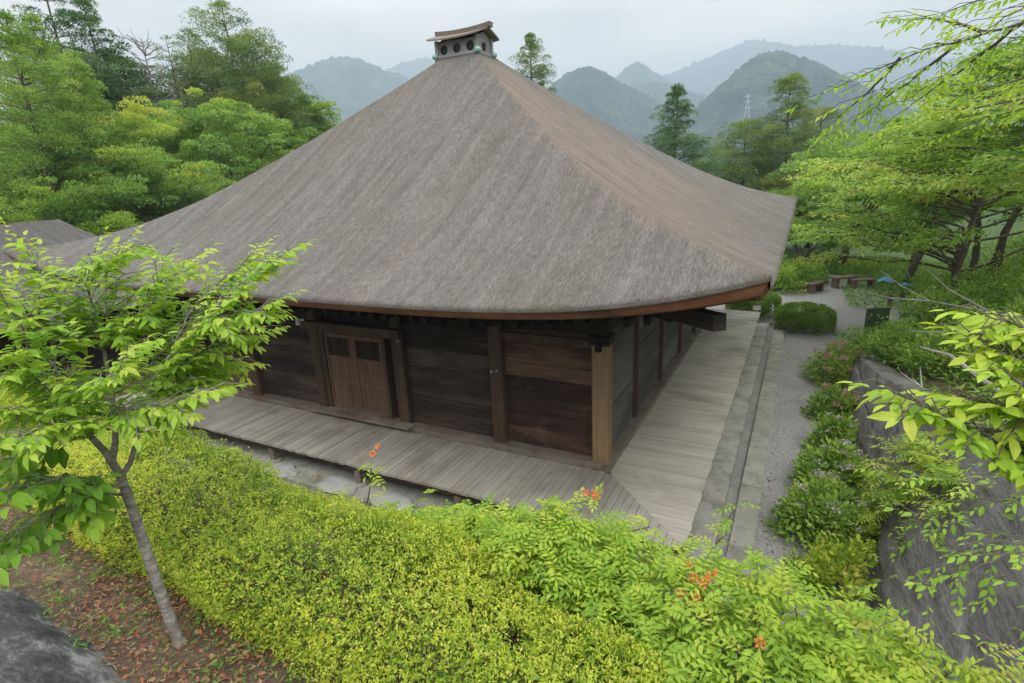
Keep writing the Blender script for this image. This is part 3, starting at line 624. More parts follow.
for sx in (-1, 1):
    for sy in (-1, 1): mb.box(cux + sx * bx - .045, cuy + sy * by - .045, 7.921, cux + sx * bx + .045, cuy + sy * by + .045, 8.34, .6)
mb.box(cux - bx - .03, cuy - by - .03, 7.922, cux + bx + .03, cuy - by - .002, 7.99, .6); mb.box(cux + bx + .002, cuy - by - .03, 7.922, cux + bx + .03, cuy + by + .03, 7.99, .6)
def cpart(mb, name, mat):
    o = mb.build(name, mat, cup_o); return o
cpart(mb, 'vent_wall', MT['cupola'])
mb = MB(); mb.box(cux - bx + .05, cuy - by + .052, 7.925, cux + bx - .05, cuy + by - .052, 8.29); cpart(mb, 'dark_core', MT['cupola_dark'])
for sx in (-1, 1):
    for sy in (-1, 1):
        mb = MB(); c_ = np.array([cux + sx * (bx + .05), cuy + sy * (by + .06), 7.98]); th = np.linspace(0, np.pi, 8)
        mb.tube([c_ + (0, 0, -.075 * math.cos(a)) for a in th], [max(.004, .085 * math.sin(a)) for a in th], 12); cpart(mb, 'corner_boss', MT['copper'])
mb = MB(); q = np.linspace(-.78, .76, 17)
for sy in (-1, 1):
    rows = []
    for v_, zz in ((0.0, 8.52), (.25, 8.45), (.56, 8.335), (.56, 8.295), (.25, 8.405), (0.0, 8.475)):
        rows.append(np.stack([cux + q, np.full_like(q, cuy + sy * v_), zz + .05 * (np.abs(q) / .86) ** 2.4], -1))
    mb.grid(np.stack(rows), flip=sy < 0)
    for e_ in (0, -1):
        pr = np.array([r[e_] for r in rows]); mb.add(pr, [np.array([[0, 1, 2, 3, 4, 5]])])
cpart(mb, 'cupola_roof', MT['cupola_roof'])
mb = MB(); q = np.linspace(-.82, .84, 19); rows = []
for v_, zz in ((-.08, 8.49), (-.10, 8.60), (.10, 8.60), (.08, 8.49), (-.08, 8.49)): rows.append(np.stack([cux + q, np.full_like(q, cuy + v_), zz + .07 * (np.abs(q) / .95) ** 2.4], -1))
mb.grid(np.stack(rows)); 
for e_ in (0, -1): mb.add(np.array([r[e_] for r in rows[:4]]), [np.array([[0, 1, 2, 3]])])
cpart(mb, 'ridge_cap', MT['cupola_roof'])
for sx in (-1, 1):
    mb = MB(); x_ = cux + sx * (bx + .001); mb.add([(x_, cuy - by, 8.30), (x_, cuy + by, 8.30), (x_, cuy, 8.46), (x_ - sx * .04, cuy - by, 8.30), (x_ - sx * .04, cuy + by, 8.30), (x_ - sx * .04, cuy, 8.46)], [np.array([[0, 1, 2], [3, 4, 5]]), np.array([[0, 2, 5, 3], [1, 4, 5, 2]])])
    cpart(mb, 'gable', MT['cupola'])

# ------------------------------------------------------------------ second thatched building
hut = tag(empty('thatched_house', (-19.3, -2.5, -.7)), 'small thatched building with a hipped grey roof behind the sapling', 'house')
rx = -19.3; ya, yb = 1.3, -6.5; hw = 3.9; ez = 1.6; rz = 4.25
V = []; U = []; F = []; off = 0
def facet(p_top0, p_top1, p_bot1, p_bot0, k):
    global off
    n_, m_ = 18, 22; a = np.linspace(0, 1, n_)[:, None, None]; bb = np.linspace(0, 1, m_)[None, :, None]
    top = np.array(p_top0) * (1 - bb) + np.array(p_top1) * bb; bot = np.array(p_bot0) * (1 - bb) + np.array(p_bot1) * bb
    P = top * (1 - a) + bot * a; sag = (.22 * np.sin(np.pi * a[..., 0])); P = P.copy(); P[..., 2] -= sag; P[..., 2] += .03 * noise2(P[..., 0] * 2, P[..., 1] * 2, 90 + k, 1.3)
    i = np.arange(n_ - 1)[:, None] * m_ + np.arange(m_ - 1)[None]; F.append(np.stack([i, i + 1, i + m_ + 1, i + m_], -1).reshape(-1, 4) + off)
    V.append(P.reshape(-1, 3)); wid = np.linalg.norm(np.array(p_bot1) - np.array(p_bot0)); U.append(np.stack([np.broadcast_to(bb[..., 0] * wid + 30 * k, (n_, m_)), np.broadcast_to(a[..., 0] * 4.5, (n_, m_)), np.zeros((n_, m_))], -1).reshape(-1, 3)); off += n_ * m_
facet((rx, yb, rz), (rx, ya, rz), (rx + hw, ya + 3.2, ez), (rx + hw, yb - 3.2, ez), 5)
facet((rx, ya, rz), (rx, ya, rz), (rx - hw, ya + 3.2, ez), (rx + hw, ya + 3.2, ez), 6)
facet((rx, ya, rz), (rx, yb, rz), (rx - hw, yb - 3.2, ez), (rx - hw, ya + 3.2, ez), 7)
facet((rx, yb, rz), (rx, yb, rz), (rx + hw, yb - 3.2, ez), (rx - hw, yb - 3.2, ez), 8)
mb = MB(); mb.add(np.concatenate(V), F); o = part(mb, 'roof', MT['thatch'], hut, smooth=True)
ua = o.data.attributes.new('slope', 'FLOAT_VECTOR', 'POINT'); ua.data.foreach_set('vector', np.concatenate(U).ravel().astype(np.float32))
mb = MB(); mb.box(rx - 2.8, yb - 2.2, -.7, rx + 2.8, ya + 2.2, 2.2); part(mb, 'wall', MT['panel'], hut)
mb = MB(); mb.box(rx + 2.81, yb + 1, -.2, rx + 2.9, yb + 3.4, 1.5); part(mb, 'door', MT['door'], hut)

# ------------------------------------------------------------------ retaining wall
rw = MB(); ys = np.linspace(-7.5, 8.6, 190); zs = np.linspace(0, 1, 46)
YY, SS = np.meshgrid(ys, zs, indexing='ij'); top = np.maximum(ztop(YY), -.45) + .12; ZZ = -.85 + SS * (top + .85)
XX = 3.98 + .44 * (ZZ + .7); rough_ = .028 * noise2(YY, ZZ * 1.6, 33, 2.4) + .014 * noise2(YY, ZZ, 34, 9.0)
row_h = .42; cour = np.abs(((ZZ + .06 * noise1(YY, 9, 1.1)) / row_h) % 1 - .5) * 2; jx = np.abs(((YY + .37 * np.floor((ZZ + .06 * noise1(YY, 9, 1.1)) / row_h)) / .72 + .2 * noise1(YY * 0 + ZZ, 5, 2)) % 1 - .5) * 2
groove = np.clip((cour - .86) / .14, 0, 1) * .035 + np.clip((jx - .9) / .1, 0, 1) * .022
XX = XX - rough_ + groove
P = np.stack([XX, YY, ZZ], -1)
cap = np.stack([XX[:, -1] + .45, YY[:, -1], ZZ[:, -1] - .02], -1)[:, None]; P = np.concatenate([P, cap], 1)
rw.grid(P, tint=.5); tag(rw.build('retaining_wall', MT['stone'], smooth=True), 'battered dark grey stone retaining wall along the gravel path', 'wall')

# ------------------------------------------------------------------ trees and plants: builders
def rvec(n, r): return nrm(r.normal(size=(n, 3)))
def puffs(mb, C, R, per, L, wd, r, up=.35, out=None, flat=.65, detail=0, droop=.1, tint0=None, shell=False):
    """leaf clumps: C centres (m,3), R radii (m,), 'per' leaves in each"""
    m = len(C); n = m * per; idx = np.repeat(np.arange(m), per)
    d = rvec(n, r)
    if shell: d[:, 2] = np.abs(d[:, 2]) * np.where(r.random(n) < .8, 1, -1); d = nrm(d)
    rad = r.random(n) ** (.22 if shell else .45); off_ = d * (rad * R[idx])[:, None]; off_[:, 2] *= flat
    P = C[idx] + off_; D = nrm(d + np.array([0, 0, up]) + r.normal(size=(n, 3)) * .45 + (out[idx] * .6 if out is not None else 0))
    N = nrm(r.normal(size=(n, 3)) * .55 + np.array([0, 0, 1.0]))
    base = r.normal(.5, .16, m) if tint0 is None else tint0
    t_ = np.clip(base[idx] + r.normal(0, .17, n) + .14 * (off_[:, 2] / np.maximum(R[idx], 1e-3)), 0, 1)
    mb.leaves(P, D, N, L * r.uniform(.7, 1.3, n), L * wd * r.uniform(.8, 1.2, n), t_, droop=droop, detail=detail)
def limb(a, b, r, n=7, wob=.06, sag=0.0):
    a = np.asarray(a, float); b = np.asarray(b, float); t_ = np.linspace(0, 1, n)[:, None]; L_ = np.linalg.norm(b - a)
    w = r.normal(size=(n, 3)) * wob * L_; w[0] = w[-1] = 0
    p = a + (b - a) * t_ + w * .6; p[:, 2] += sag * L_ * np.sin(np.pi * t_[:, 0]); return p
def finish(root, trunk, crown, bark, leafm, tname='trunk', cname='crown'):
    if trunk is not None and trunk.n: part(trunk, tname, bark, root, smooth=True)
    if crown is not None and crown.n: part(crown, cname, leafm, root)
    return root

def conifer(name, label, base, h, R, mat, seed, group=None, L=.28, per=26, lv=26, bare=.12, droop=.12, shape=.85, lean=(0, 0), flat=.5, puff=.55, wd=.3, brk=5, gap=0.0):
    r = np.random.default_rng(seed); base = np.array(base, float); root = tag(empty(name, base), label, 'tree', group)
    T = MB(); top = base + (lean[0], lean[1], h); tr = limb(base, top, r, 8, .006); T.tube(tr, np.linspace(.013 * h + .05, .02, 8), 8)
    C = []; RR = []; O = []
    for i in range(lv):
        f = bare + (1 - bare) * (i + r.random()) / lv; prof = min(1.0, (1 - f) ** shape * 1.12) * (.72 + .42 * r.random())
        if f < bare + .12: prof *= .75
        nb = max(2, int(brk * (.5 + prof)))
        for j in range(nb):
            a = 2.4 * (i * brk + j) + r.random() * .9; ln = R * prof * r.uniform(.7, 1.15) + .12
            if r.random() < gap: continue
            p0 = base + (top - base) * f; dirn = np.array([math.cos(a), math.sin(a), 0])
            p1 = p0 + dirn * ln + np.array([0, 0, (.30 - droop * 3.2 * prof) * ln])
            if ln > .4: T.tube([p0, (p0 + p1) / 2 + (0, 0, .05 * ln), p1], [.0015 * h + .012, .014, .006], 4, caps=False)
            k = max(2, int(ln / (puff * .72)))
            for q in range(k):
                g = 1 - q / (k + .3) * .85; C.append(p0 + (p1 - p0) * g + r.normal(size=3) * .08 * puff); RR.append(puff * .84 * r.uniform(.6, 1.2) * (.55 + .45 * min(1, ln / R * 1.6))); O.append(dirn)
    C.append(top); RR.append(puff * .5); O.append(np.array([0, 0, 1.]))
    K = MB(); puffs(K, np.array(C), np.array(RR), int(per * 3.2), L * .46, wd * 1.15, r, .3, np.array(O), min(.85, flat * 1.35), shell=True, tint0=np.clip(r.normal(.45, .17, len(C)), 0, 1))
    return finish(root, T, K, MT['bark_dark'], mat)

def broadleaf(name, label, base, h, R, mat, seed, group=None, L=.24, m=150, per=70, wd=.55, squash=.75, trunk_h=.35, puff=1.0, cat='tree', flat=.6, hi=None):
    r = np.random.default_rng(seed); base = np.array(base, float); root = tag(empty(name, base), label, cat, group)
    T = MB(); fork = base + np.array([r.normal() * .2, r.normal() * .2, h * trunk_h]); T.tube(limb(base, fork, r, 5, .02), np.linspace(.025 * h + .04, .018 * h + .03, 5), 8)
    cen = base + (0, 0, h * (trunk_h + (1 - trunk_h) * .5)); rz_ = h * (1 - trunk_h) * .5 * 1.05
    nl_ = max(9, int(m / 10)); ld = rvec(nl_, r); ld[:, 2] = np.where(ld[:, 2] < -.35, -ld[:, 2], ld[:, 2]); lc = ld * (r.uniform(.42, .92, nl_))[:, None]; lr = r.uniform(.22, .40, nl_)
    m = nl_ * 17; li = np.repeat(np.arange(nl_), 17); d = rvec(m, r); d[:, 2] = np.abs(d[:, 2]) * 1.0 - .05; d = nrm(d); rel = lc[li] + d * (lr[li] * r.uniform(.55, 1.2, m))[:, None]; rad = np.linalg.norm(rel, axis=1)
    C = cen + rel * np.array([R, R, rz_]); d = nrm(nrm(rel) * .5 + d)
    for i in r.choice(m, min(m, 16), replace=False): T.tube(limb(fork, C[i], r, 5, .04, .05), [.010 * h + .015, .008 * h + .01, .005 * h + .01, .02, .01], 5, caps=False)
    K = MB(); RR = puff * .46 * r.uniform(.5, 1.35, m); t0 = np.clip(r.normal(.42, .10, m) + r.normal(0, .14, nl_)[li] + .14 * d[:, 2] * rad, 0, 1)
    if hi is not None: t0 = np.where(((C - np.array(hi[0])) ** 2).sum(1) < hi[1] ** 2, .97, t0)
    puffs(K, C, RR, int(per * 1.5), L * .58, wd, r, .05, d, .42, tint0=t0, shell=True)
    return finish(root, T, K, MT['bark_dark'], mat)

def layered(name, label, base, h, R, mat, seed, group=None, L=.10, nl=26, stems=1, z0=.35, twl=.9, per=16, rise=.18, wd=.5, trunk_r=.16, bias=None, sag=.06, tw=11):
    """spreading tree: near-horizontal limbs carrying flat sprays of leaves"""
    r = np.random.default_rng(seed); base = np.array(base, float); root = tag(empty(name, base), label, 'tree', group); T = MB(); K = MB()
    st = []
    for s_ in range(stems):
        a = r.random() * 6.28; tip = base + np.array([math.cos(a) * R * .16, math.sin(a) * R * .16, h * .8]); p = limb(base + (math.cos(a) * .12 * (stems > 1), math.sin(a) * .12 * (stems > 1), 0), tip, r, 9, .03)
        T.tube(p, np.linspace(trunk_r, trunk_r * .3, 9), 9); st.append(p)
    PP = []; DD_ = []; NN = []; TI = []
    for i in range(nl):
        p = st[i % stems]; f = z0 + (1 - z0) * (i + r.random()) / nl; k = f * 8; q = int(min(k, 7)); p0 = p[q] + (p[q + 1] - p[q]) * (k - q)
        a = 2.4 * i + r.normal() * .3
        if bias is not None and r.random() < bias[1]: a = bias[0] + r.normal() * .75
        prof = (1.0 - .62 * max(0, (f - .45)) / .55) * r.uniform(.72, 1.12); ln = R * prof
        d = np.array([math.cos(a), math.sin(a), 0]); p1 = p0 + d * ln + np.array([0, 0, ln * rise * r.uniform(.3, 1.6)]); lp = limb(p0, p1, r, 8, .035, sag)
        T.tube(lp, np.linspace(trunk_r * .34, .008, 8), 5, caps=False); side = np.array([-d[1], d[0], 0]); lt = np.clip(r.normal(.44, .20), 0, 1)
        for j in range(int(tw * 1.6)):
            g = .22 + .78 * r.random(); kk = g * 7; q = int(min(kk, 6)); b0 = lp[q] + (lp[q + 1] - lp[q]) * (kk - q); sg = r.choice([-1, 1])
            td = nrm(d * r.uniform(.3, 1.0) + side * sg * r.uniform(.4, 1.0) + np.array([0, 0, r.normal() * .10])); tl = twl * r.uniform(.5, 1.2) * (1.15 - .5 * g) * R / 4.5
            tp = np.stack([b0, b0 + td * tl * .55 + (0, 0, .03 * tl), b0 + td * tl - (0, 0, .05 * tl)])
            T.tube(tp, [.010, .006, .003], 3, caps=False)
            u = r.random(per) ** .8; w = r.normal(size=(per, 3)) * np.array([.16, .16, .045]) * tl
            PP.append(tp[0] + (tp[2] - tp[0]) * u[:, None] + w); DD_.append(nrm(td + r.normal(size=(per, 3)) * .55 + np.array([0, 0, -.15]))); NN.append(nrm(np.array([0, 0, 1.0]) + r.normal(size=(per, 3)) * .32)); TI.append(np.clip(lt + r.normal(0, .15, per), 0, 1))
    P_ = np.concatenate(PP); n = len(P_)
    K.leaves(P_, np.concatenate(DD_), np.concatenate(NN), L * r.uniform(.7, 1.25, n), L * wd * r.uniform(.8, 1.2, n), np.concatenate(TI), droop=.15, detail=0)
    return finish(root, T, K, MT['bark_dark'], mat)

def leafy_limbs(T, K, limbs, r, L=.10, wd=.46, twig=.17, step=.055, start=.25, lean=-.12, tint=(.5, .2), rad=(.012, .003), detail=2, droop=.28, per=.03, spread=.0, up=1.0):
    """hand-laid limbs (world points) with alternate drooping leaves on short side twigs; the outer leaves are the youngest"""
    PP = []; D_ = []; N_ = []; T_ = []; LL = []
    for pts in limbs:
        pts = np.asarray(pts, float); seg = np.linalg.norm(np.diff(pts, axis=0), axis=1); cum = np.concatenate([[0], np.cumsum(seg)]); tot = cum[-1]
        m_ = max(8, int(tot / .06)); q = np.linspace(0, tot, m_); fine = np.stack([np.interp(q, cum, pts[:, i]) for i in range(3)], 1)
        sm = fine.copy()
        for _ in range(4): sm[1:-1] = (sm[:-2] + sm[1:-1] * 2 + sm[2:]) / 4
        sm[1:-1] += r.normal(size=(m_ - 2, 3)) * .004; T.tube(sm, np.linspace(rad[0], rad[1], m_), 6, caps=False)
        s = tot * start; sgn = 1
        while s < tot + 1e-6:
            f = s / tot; p0 = np.array([np.interp(s, q, sm[:, i]) for i in range(3)]); d0 = nrm(np.array([np.interp(min(s + .03, tot), q, sm[:, i]) - np.interp(max(s - .03, 0), q, sm[:, i]) for i in range(3)]))
            side = nrm(np.cross(d0, (0, 0, 1))) * sgn; sgn = -sgn
            td = nrm(d0 * r.uniform(.5, 1.0) + side * r.uniform(.5, 1.1) + np.array([0, 0, r.normal() * .25 + lean])); tl = twig * r.uniform(.5, 1.25) * (1.2 - .45 * f)
            if s + step > tot: td = d0; tl = twig * .9
            tp = np.stack([p0, p0 + td * tl * .5 + (0, 0, .02), p0 + td * tl - (0, 0, .015)]); T.tube(tp, [.0024, .002, .0012], 4, caps=False)
            nl_ = max(3, int(tl / per)); u = (np.arange(nl_) + .6) / nl_; side2 = nrm(np.cross(td, (0, 0, 1)))
            pos = tp[0] + (tp[2] - tp[0]) * u[:, None]; sg = np.where(np.arange(nl_) % 2, 1., -1.)[:, None]
            dd_ = nrm(td * .75 + side2 * sg * .8 + np.array([0, 0, -.22]) + r.normal(size=(nl_, 3)) * .2); dd_[-1] = nrm(td + np.array([0, 0, -.2]))
            PP.append(pos); D_.append(dd_); N_.append(nrm(np.array([0, 0, up]) + r.normal(size=(nl_, 3)) * .3)); lt = np.clip(r.normal(tint[0], tint[1]) + .18 * (f - .5), 0, 1)
            T_.append(np.clip(lt + .25 * (u - .4) + r.normal(0, .10, nl_), 0, 1)); LL.append(L * r.uniform(.6, 1.2, nl_) * (1 - .25 * (u > .85)))
            s += step * r.uniform(.7, 1.3)
    P_ = np.concatenate(PP); LL = np.concatenate(LL)
    K.leaves(P_, np.concatenate(D_), np.concatenate(N_), LL, LL * wd, np.concatenate(T_), droop=droop, fold=.16, detail=detail)

def pinnate(mb, P, D, r, L=.22, pairs=5, leaflet=.055, tint=.5, wd=.42, stems=None):
    """compound leaves: rachis arching from P along D with paired leaflets"""
    n = len(P); D = nrm(D); u = (np.arange(pairs) + .8) / (pairs + .6); S = nrm(np.cross(D, (0, 0, 1.0))); PP = []; DD_ = []; TI = []; LL = []
    ti = np.broadcast_to(np.asarray(tint, float), (n,)); Ls = L * r.uniform(.7, 1.2, n)
    for k in range(pairs):
        p = P + D * (Ls * u[k])[:, None]; p[:, 2] -= .35 * Ls * u[k] ** 2
        dn = D.copy(); dn[:, 2] -= .7 * u[k]; dn = nrm(dn)
        for sg in (-1, 1): PP.append(p); DD_.append(nrm(S * sg + dn * .55 + r.normal(size=(n, 3)) * .12)); TI.append(ti + r.normal(0, .07, n)); LL.append(leaflet * (1 - .25 * abs(u[k] - .5)) * r.uniform(.85, 1.15, n))
        if stems is not None: pass
    p = P + D * Ls[:, None]; p[:, 2] -= .35 * Ls; PP.append(p); DD_.append(dn); TI.append(ti); LL.append(np.full(n, leaflet))
    P_ = np.concatenate(PP); LL = np.concatenate(LL)
    mb.leaves(P_, np.concatenate(DD_), nrm(np.array([0, 0, 1.]) + r.normal(size=P_.shape) * .22), LL, LL * wd, np.clip(np.concatenate(TI), 0, 1), droop=.15, fold=.12, detail=1)
    # rachis as thin blades
    mb.leaves(P, nrm(D + np.array([0, 0, -.17])), np.broadcast_to(np.array([0, 0, 1.]), D.shape), Ls, np.full(n, .006), np.full(n, .2), droop=.2, detail=0)

def bush(name, label, base, R, h, mat, seed, group=None, m=60, per=45, L=.09, wd=.55, cat='bush', ell=1.0, ang=0.0, detail=1, flowers=None, trim=False, puff=.2):
    r = np.random.default_rng(seed); base = np.array(base, float); root = tag(empty(name, base), label, cat, group); K = MB(); T = MB()
    if trim: m *= 3
    d = rvec(m, r); d[:, 2] = np.abs(d[:, 2]); rad = np.ones(m) if trim else r.uniform(.72, 1.08, m); inner = r.random(m) < .25; rad = np.where(inner, rad * .6, rad)
    if trim: pw = np.abs(d[:, 2]) ** .55; hz_ = np.sqrt(np.clip(1 - d[:, 2] ** 4, 0, 1)); xy = nrm(d[:, :2]) * hz_[:, None]; dl = np.concatenate([xy, pw[:, None]], 1)
    else: dl = d
    C = dl * rad[:, None] * np.array([R * ell - puff * .6, R - puff * .6, h - puff * .6]); ca, sa = math.cos(ang), math.sin(ang)
    C = np.stack([C[:, 0] * ca - C[:, 1] * sa, C[:, 0] * sa + C[:, 1] * ca, C[:, 2] + puff * .35], 1) + base
    puffs(K, C, np.full(m, puff) * r.uniform(.8, 1.2, m), per, L, wd, r, .45 if not trim else .2, d, .8, detail=detail, droop=.2)
    for i in range(0, m, max(1, m // 14)): T.tube(limb(base + r.normal(size=3) * [.06, .06, 0], C[i], r, 4, .05), [.012, .01, .007, .004], 4, caps=False)
    part(T, 'stem', MT['bark_dark'], root); part(K, 'foliage', mat, root)
    if flowers:
        fm, cnt, size = flowers; ups = np.argsort(-d[:, 2] + r.random(m) * .7)[:cnt]
        for i in ups:
            fb = MB(); c = C[i] + nrm(d[i] + np.array([0, 0, .6])) * puff * 1.0; nn = 26; dr = rvec(nn, r); dr[:, 2] = np.abs(dr[:, 2]) * .7; up_ = nrm(dr)
            fb.leaves(c + dr * size * np.array([1, 1, .6]), rvec(nn, r), up_, size * .55, size * .5, r.random(nn), droop=0, detail=0); part(fb, 'flower_head', fm, root)
    return root

def gz(x, y): return float(ground_z(x, y))

# ------------------------------------------------------------------ left forest
def on_ground(px, py, dist):
    """tree foot below a treetop seen at (px,py) and 'dist' metres off (horizontal): returns foot, height"""
    v = ray(px, py); hd = math.hypot(v[0], v[1]); x, y = CAM[0] + v[0] / hd * dist, CAM[1] + v[1] / hd * dist; z = CAM[2] + v[2] / hd * dist; g = gz(x, y); return (x, y, g), z - g
G_L = 'trees on the hillside left of the hall'
def con(px, py, dist, R, mat, seed, label, grp=G_L, name='conifer_tree', **k):
    b_, h_ = on_ground(px, py, dist); return conifer(name, label, b_, h_, R, MT[mat], seed, grp, **k)
def bro(px, py, dist, R, mat, seed, label, grp=G_L, name='broadleaf_tree', **k):
    b_, h_ = on_ground(px, py, dist); return broadleaf(name, label, b_, h_, R, MT[mat], seed, grp, **k)
con(6, 18, 29, 3.9, 'cedar_light', 101, 'tall yellow-green pine with bare lower trunks at the left edge', bare=.28, puff=.7, per=44, L=.26, lv=28, shape=.85, flat=.5)
con(52, 62, 31, 2.8, 'cedar_light', 102, 'slimmer yellow-green pine with one bent grey trunk beside the tallest pine', bare=.30, puff=.7, per=40, L=.26, lv=22, shape=.7, lean=(.8, .3), flat=.5)
con(38, -35, 47, 5.5, 'cedar_dark', 103, 'tallest dark fir rising out of the top of the picture', per=38, lv=30, puff=.85, L=.36, shape=.8, droop=.06, flat=.35, gap=.15)
con(84, 6, 46, 5.6, 'cedar_dark', 104, 'dark fir with layered flat branches left of the bare tree', per=38, lv=26, puff=.85, L=.36, shape=.75, droop=.03, flat=.32, gap=.2)
con(72, 58, 40, 4.2, 'cedar_light', 105, 'soft mid-green conifer in front of the layered dark firs', per=40, lv=26, puff=.75, L=.32, shape=1.0)
con(122, 62, 47, 6.0, 'cedar_dark', 106, 'broad dark fir below the bare twigs of the dead tree', per=36, lv=24, puff=.95, L=.36, shape=.6, flat=.4)
con(166, 40, 47, 2.8, 'cedar', 107, 'thin ragged cedar top left of the double-headed cedar', per=22, lv=24, puff=.6, L=.32, shape=.55, gap=.3, brk=4)
con(187, 33, 48, 2.9, 'cedar', 108, 'second thin cedar with a small tufted head', per=24, lv=24, puff=.6, L=.32, shape=.5, gap=.3, brk=4)
con(222, 8, 47, 5.4, 'cedar', 109, 'highest olive cedar with an open tufted crown left of the hall roof', per=36, lv=30, puff=.9, L=.34, shape=.5, droop=.02, gap=.1)
con(250, 42, 45, 5.4, 'cedar', 110, 'broad olive-brown cedar just left of the roof slope', per=46, lv=26, puff=.95, L=.34, shape=.42, droop=.05, gap=.08)
con(205, 55, 50, 4.6, 'cedar', 122, 'dense dark cedar filling in behind the two thin cedars', per=40, lv=26, puff=.9, L=.34, shape=.45)
con(262, 70, 50, 5.0, 'cedar_dark', 123, 'dark cedar standing furthest back behind the olive cedars', per=40, lv=26, puff=.95, L=.36, shape=.45)
con(30, 20, 40, 4.4, 'cedar_light', 124, 'dense mid-green conifer directly behind the tallest pine', per=42, lv=28, puff=.8, L=.32, shape=.9)
con(105, 55, 52, 5.5, 'cedar_dark', 125, 'dark fir at the back closing the gap left of the dead tree', per=40, lv=26, puff=.95, L=.36, shape=.6)
con(283, 84, 45, 4.2, 'cedar', 111, 'lower rusty-tinged cedar shoulder next to the roof slope', per=42, lv=22, puff=.9, L=.32, shape=.45)
bro(304, 104, 44, 3.6, 'broad', 112, 'light green rounded tree touching the upper left roof slope', m=120, per=60, L=.26)
bro(196, 100, 37, 5.4, 'broad', 113, 'big billowing light green tree against the roof slope', m=230, per=80, L=.24, trunk_h=.2, puff=1.05)
bro(138, 96, 33, 4.0, 'broad', 114, 'rounded tree whose top leaves have turned golden yellow', m=170, per=74, L=.22, trunk_h=.2, hi=(at(134, 108, 33.5), 1.3))
bro(92, 128, 31, 3.8, 'broad', 115, 'pale green tree between the pines and the golden topped tree', m=170, per=74, L=.22, trunk_h=.15)
bro(150, 165, 29, 3.4, 'broad', 116, 'lower mid-green tree with layered leaves behind the hut roof', m=160, per=74, L=.2, trunk_h=.12)
bro(215, 165, 33, 3.6, 'broad', 117, 'dense green tree low against the roof edge', m=150, per=70, L=.22, trunk_h=.12)
bro(28, 190, 27, 2.6, 'shrub', 118, 'bright green undergrowth bush behind the hut ridge', m=110, per=70, L=.17, trunk_h=.08, name='shrub', cat='bush', grp=None)
bro(105, 205, 27, 2.2, 'shrub', 119, 'dark green bush between hut and hall roof', m=90, per=70, L=.17, trunk_h=.08, name='shrub', cat='bush', grp=None)
bro(66, 210, 30, 3.2, 'shrub', 120, 'shaded bush under the pine trunks', m=100, per=60, L=.2, trunk_h=.1, name='shrub', cat='bush', grp=None)
bro(0, 130, 35, 4.0, 'broad', 121, 'green tree behind the bare pine trunks at the left edge', m=140, per=66, L=.22, trunk_h=.15)
# bare dead tree
b_, h_ = on_ground(141, 38, 45); root = tag(empty('dead_tree', b_), 'leafless grey tree with fine bare twigs among the firs', 'tree'); T = MB(); r = np.random.default_rng(5)
top = np.array(b_) + (0, 0, h_); tr = limb(b_, top, r, 9, .012); T.tube(tr, np.linspace(.16, .02, 9), 7)
for i in range(46):
    f = .45 + .53 * r.random(); p0 = np.array(b_) + (0, 0, h_ * f); a = r.random() * 6.28; ln = 2.6 * (1.15 - f) + .5; p1 = p0 + np.array([math.cos(a), math.sin(a), .55]) * ln; lp = limb(p0, p1, r, 5, .06); T.tube(lp, [.04, .035, .03, .022, .014], 4, caps=False)
    for j in range(3): q = lp[2 + j % 3]; T.tube([q, q + (np.array([math.cos(a), math.sin(a), .7]) + r.normal(size=3) * .5) * ln * .35], [.02, .01], 3, caps=False)
part(T, 'trunk', MT['twig'], root)

# ------------------------------------------------------------------ conifers behind the hall
G_R = 'conifers beyond the hall'
con(530, 37, 44, 2.9, 'cedar', 130, 'narrow cedar poking up behind the roof right of the cupola', G_R, per=60, lv=32, puff=.66, L=.24, shape=.62, droop=.05)
con(677, 90, 40, 3.3, 'cedar_dark', 131, 'dark layered fir with flat spreading branches behind the right roof slope', G_R, per=58, lv=26, puff=.74, L=.26, shape=.72, droop=.0, flat=.45)
con(747, 124, 44, 3.2, 'cedar', 132, 'round-topped cedar behind the far roof corner', G_R, per=62, lv=24, puff=.85, L=.25, shape=.38)
con(792, 78, 43, 3.7, 'cedar', 133, 'tall cedar with an open tufted head right of the roof corner', G_R, per=52, lv=30, puff=.8, L=.26, shape=.6, gap=.0)
con(822, 112, 45, 3.4, 'cedar', 134, 'broad dark cedar half hidden by the light green layered tree', G_R, per=44, lv=24, puff=.8, L=.27, shape=.5)
bro(775, 190, 40, 3.0, 'broad', 135, 'soft green tree below the cedars at the far roof corner', 'trees at the back of the forecourt', m=130, per=66, L=.2, trunk_h=.15)
bro(806, 222, 33, 1.9, 'broad', 136, 'bright yellow-green weeping tree at the back of the forecourt', 'trees at the back of the forecourt', m=110, per=66, L=.16, trunk_h=.2)
bro(838, 205, 38, 2.8, 'broad', 137, 'mid-green tree behind the benches', 'trees at the back of the forecourt', m=120, per=60, L=.2, trunk_h=.2)
for i, (px_, py_2, R_, h_2, lab) in enumerate([(775, 291, 1.3, 1.3, 'low green bush behind the round clipped bush'), (795, 288, 1.2, 1.2, 'bush with layered leaves at the forecourt edge'), (768, 280, 1.4, 2.0, 'dark taller bush by the eave tip'), (812, 283, .8, .9, 'small bush just left of the first bench')]):
    p = onz(px_, py_2, -.7); bush('shrub', lab, (p[0], p[1], -.7), R_, h_2, MT['shrub'] if i % 2 else MT['hydra'], 140 + i, 'bushes at the back of the forecourt', m=46, per=40, L=.14, puff=.35, detail=0)

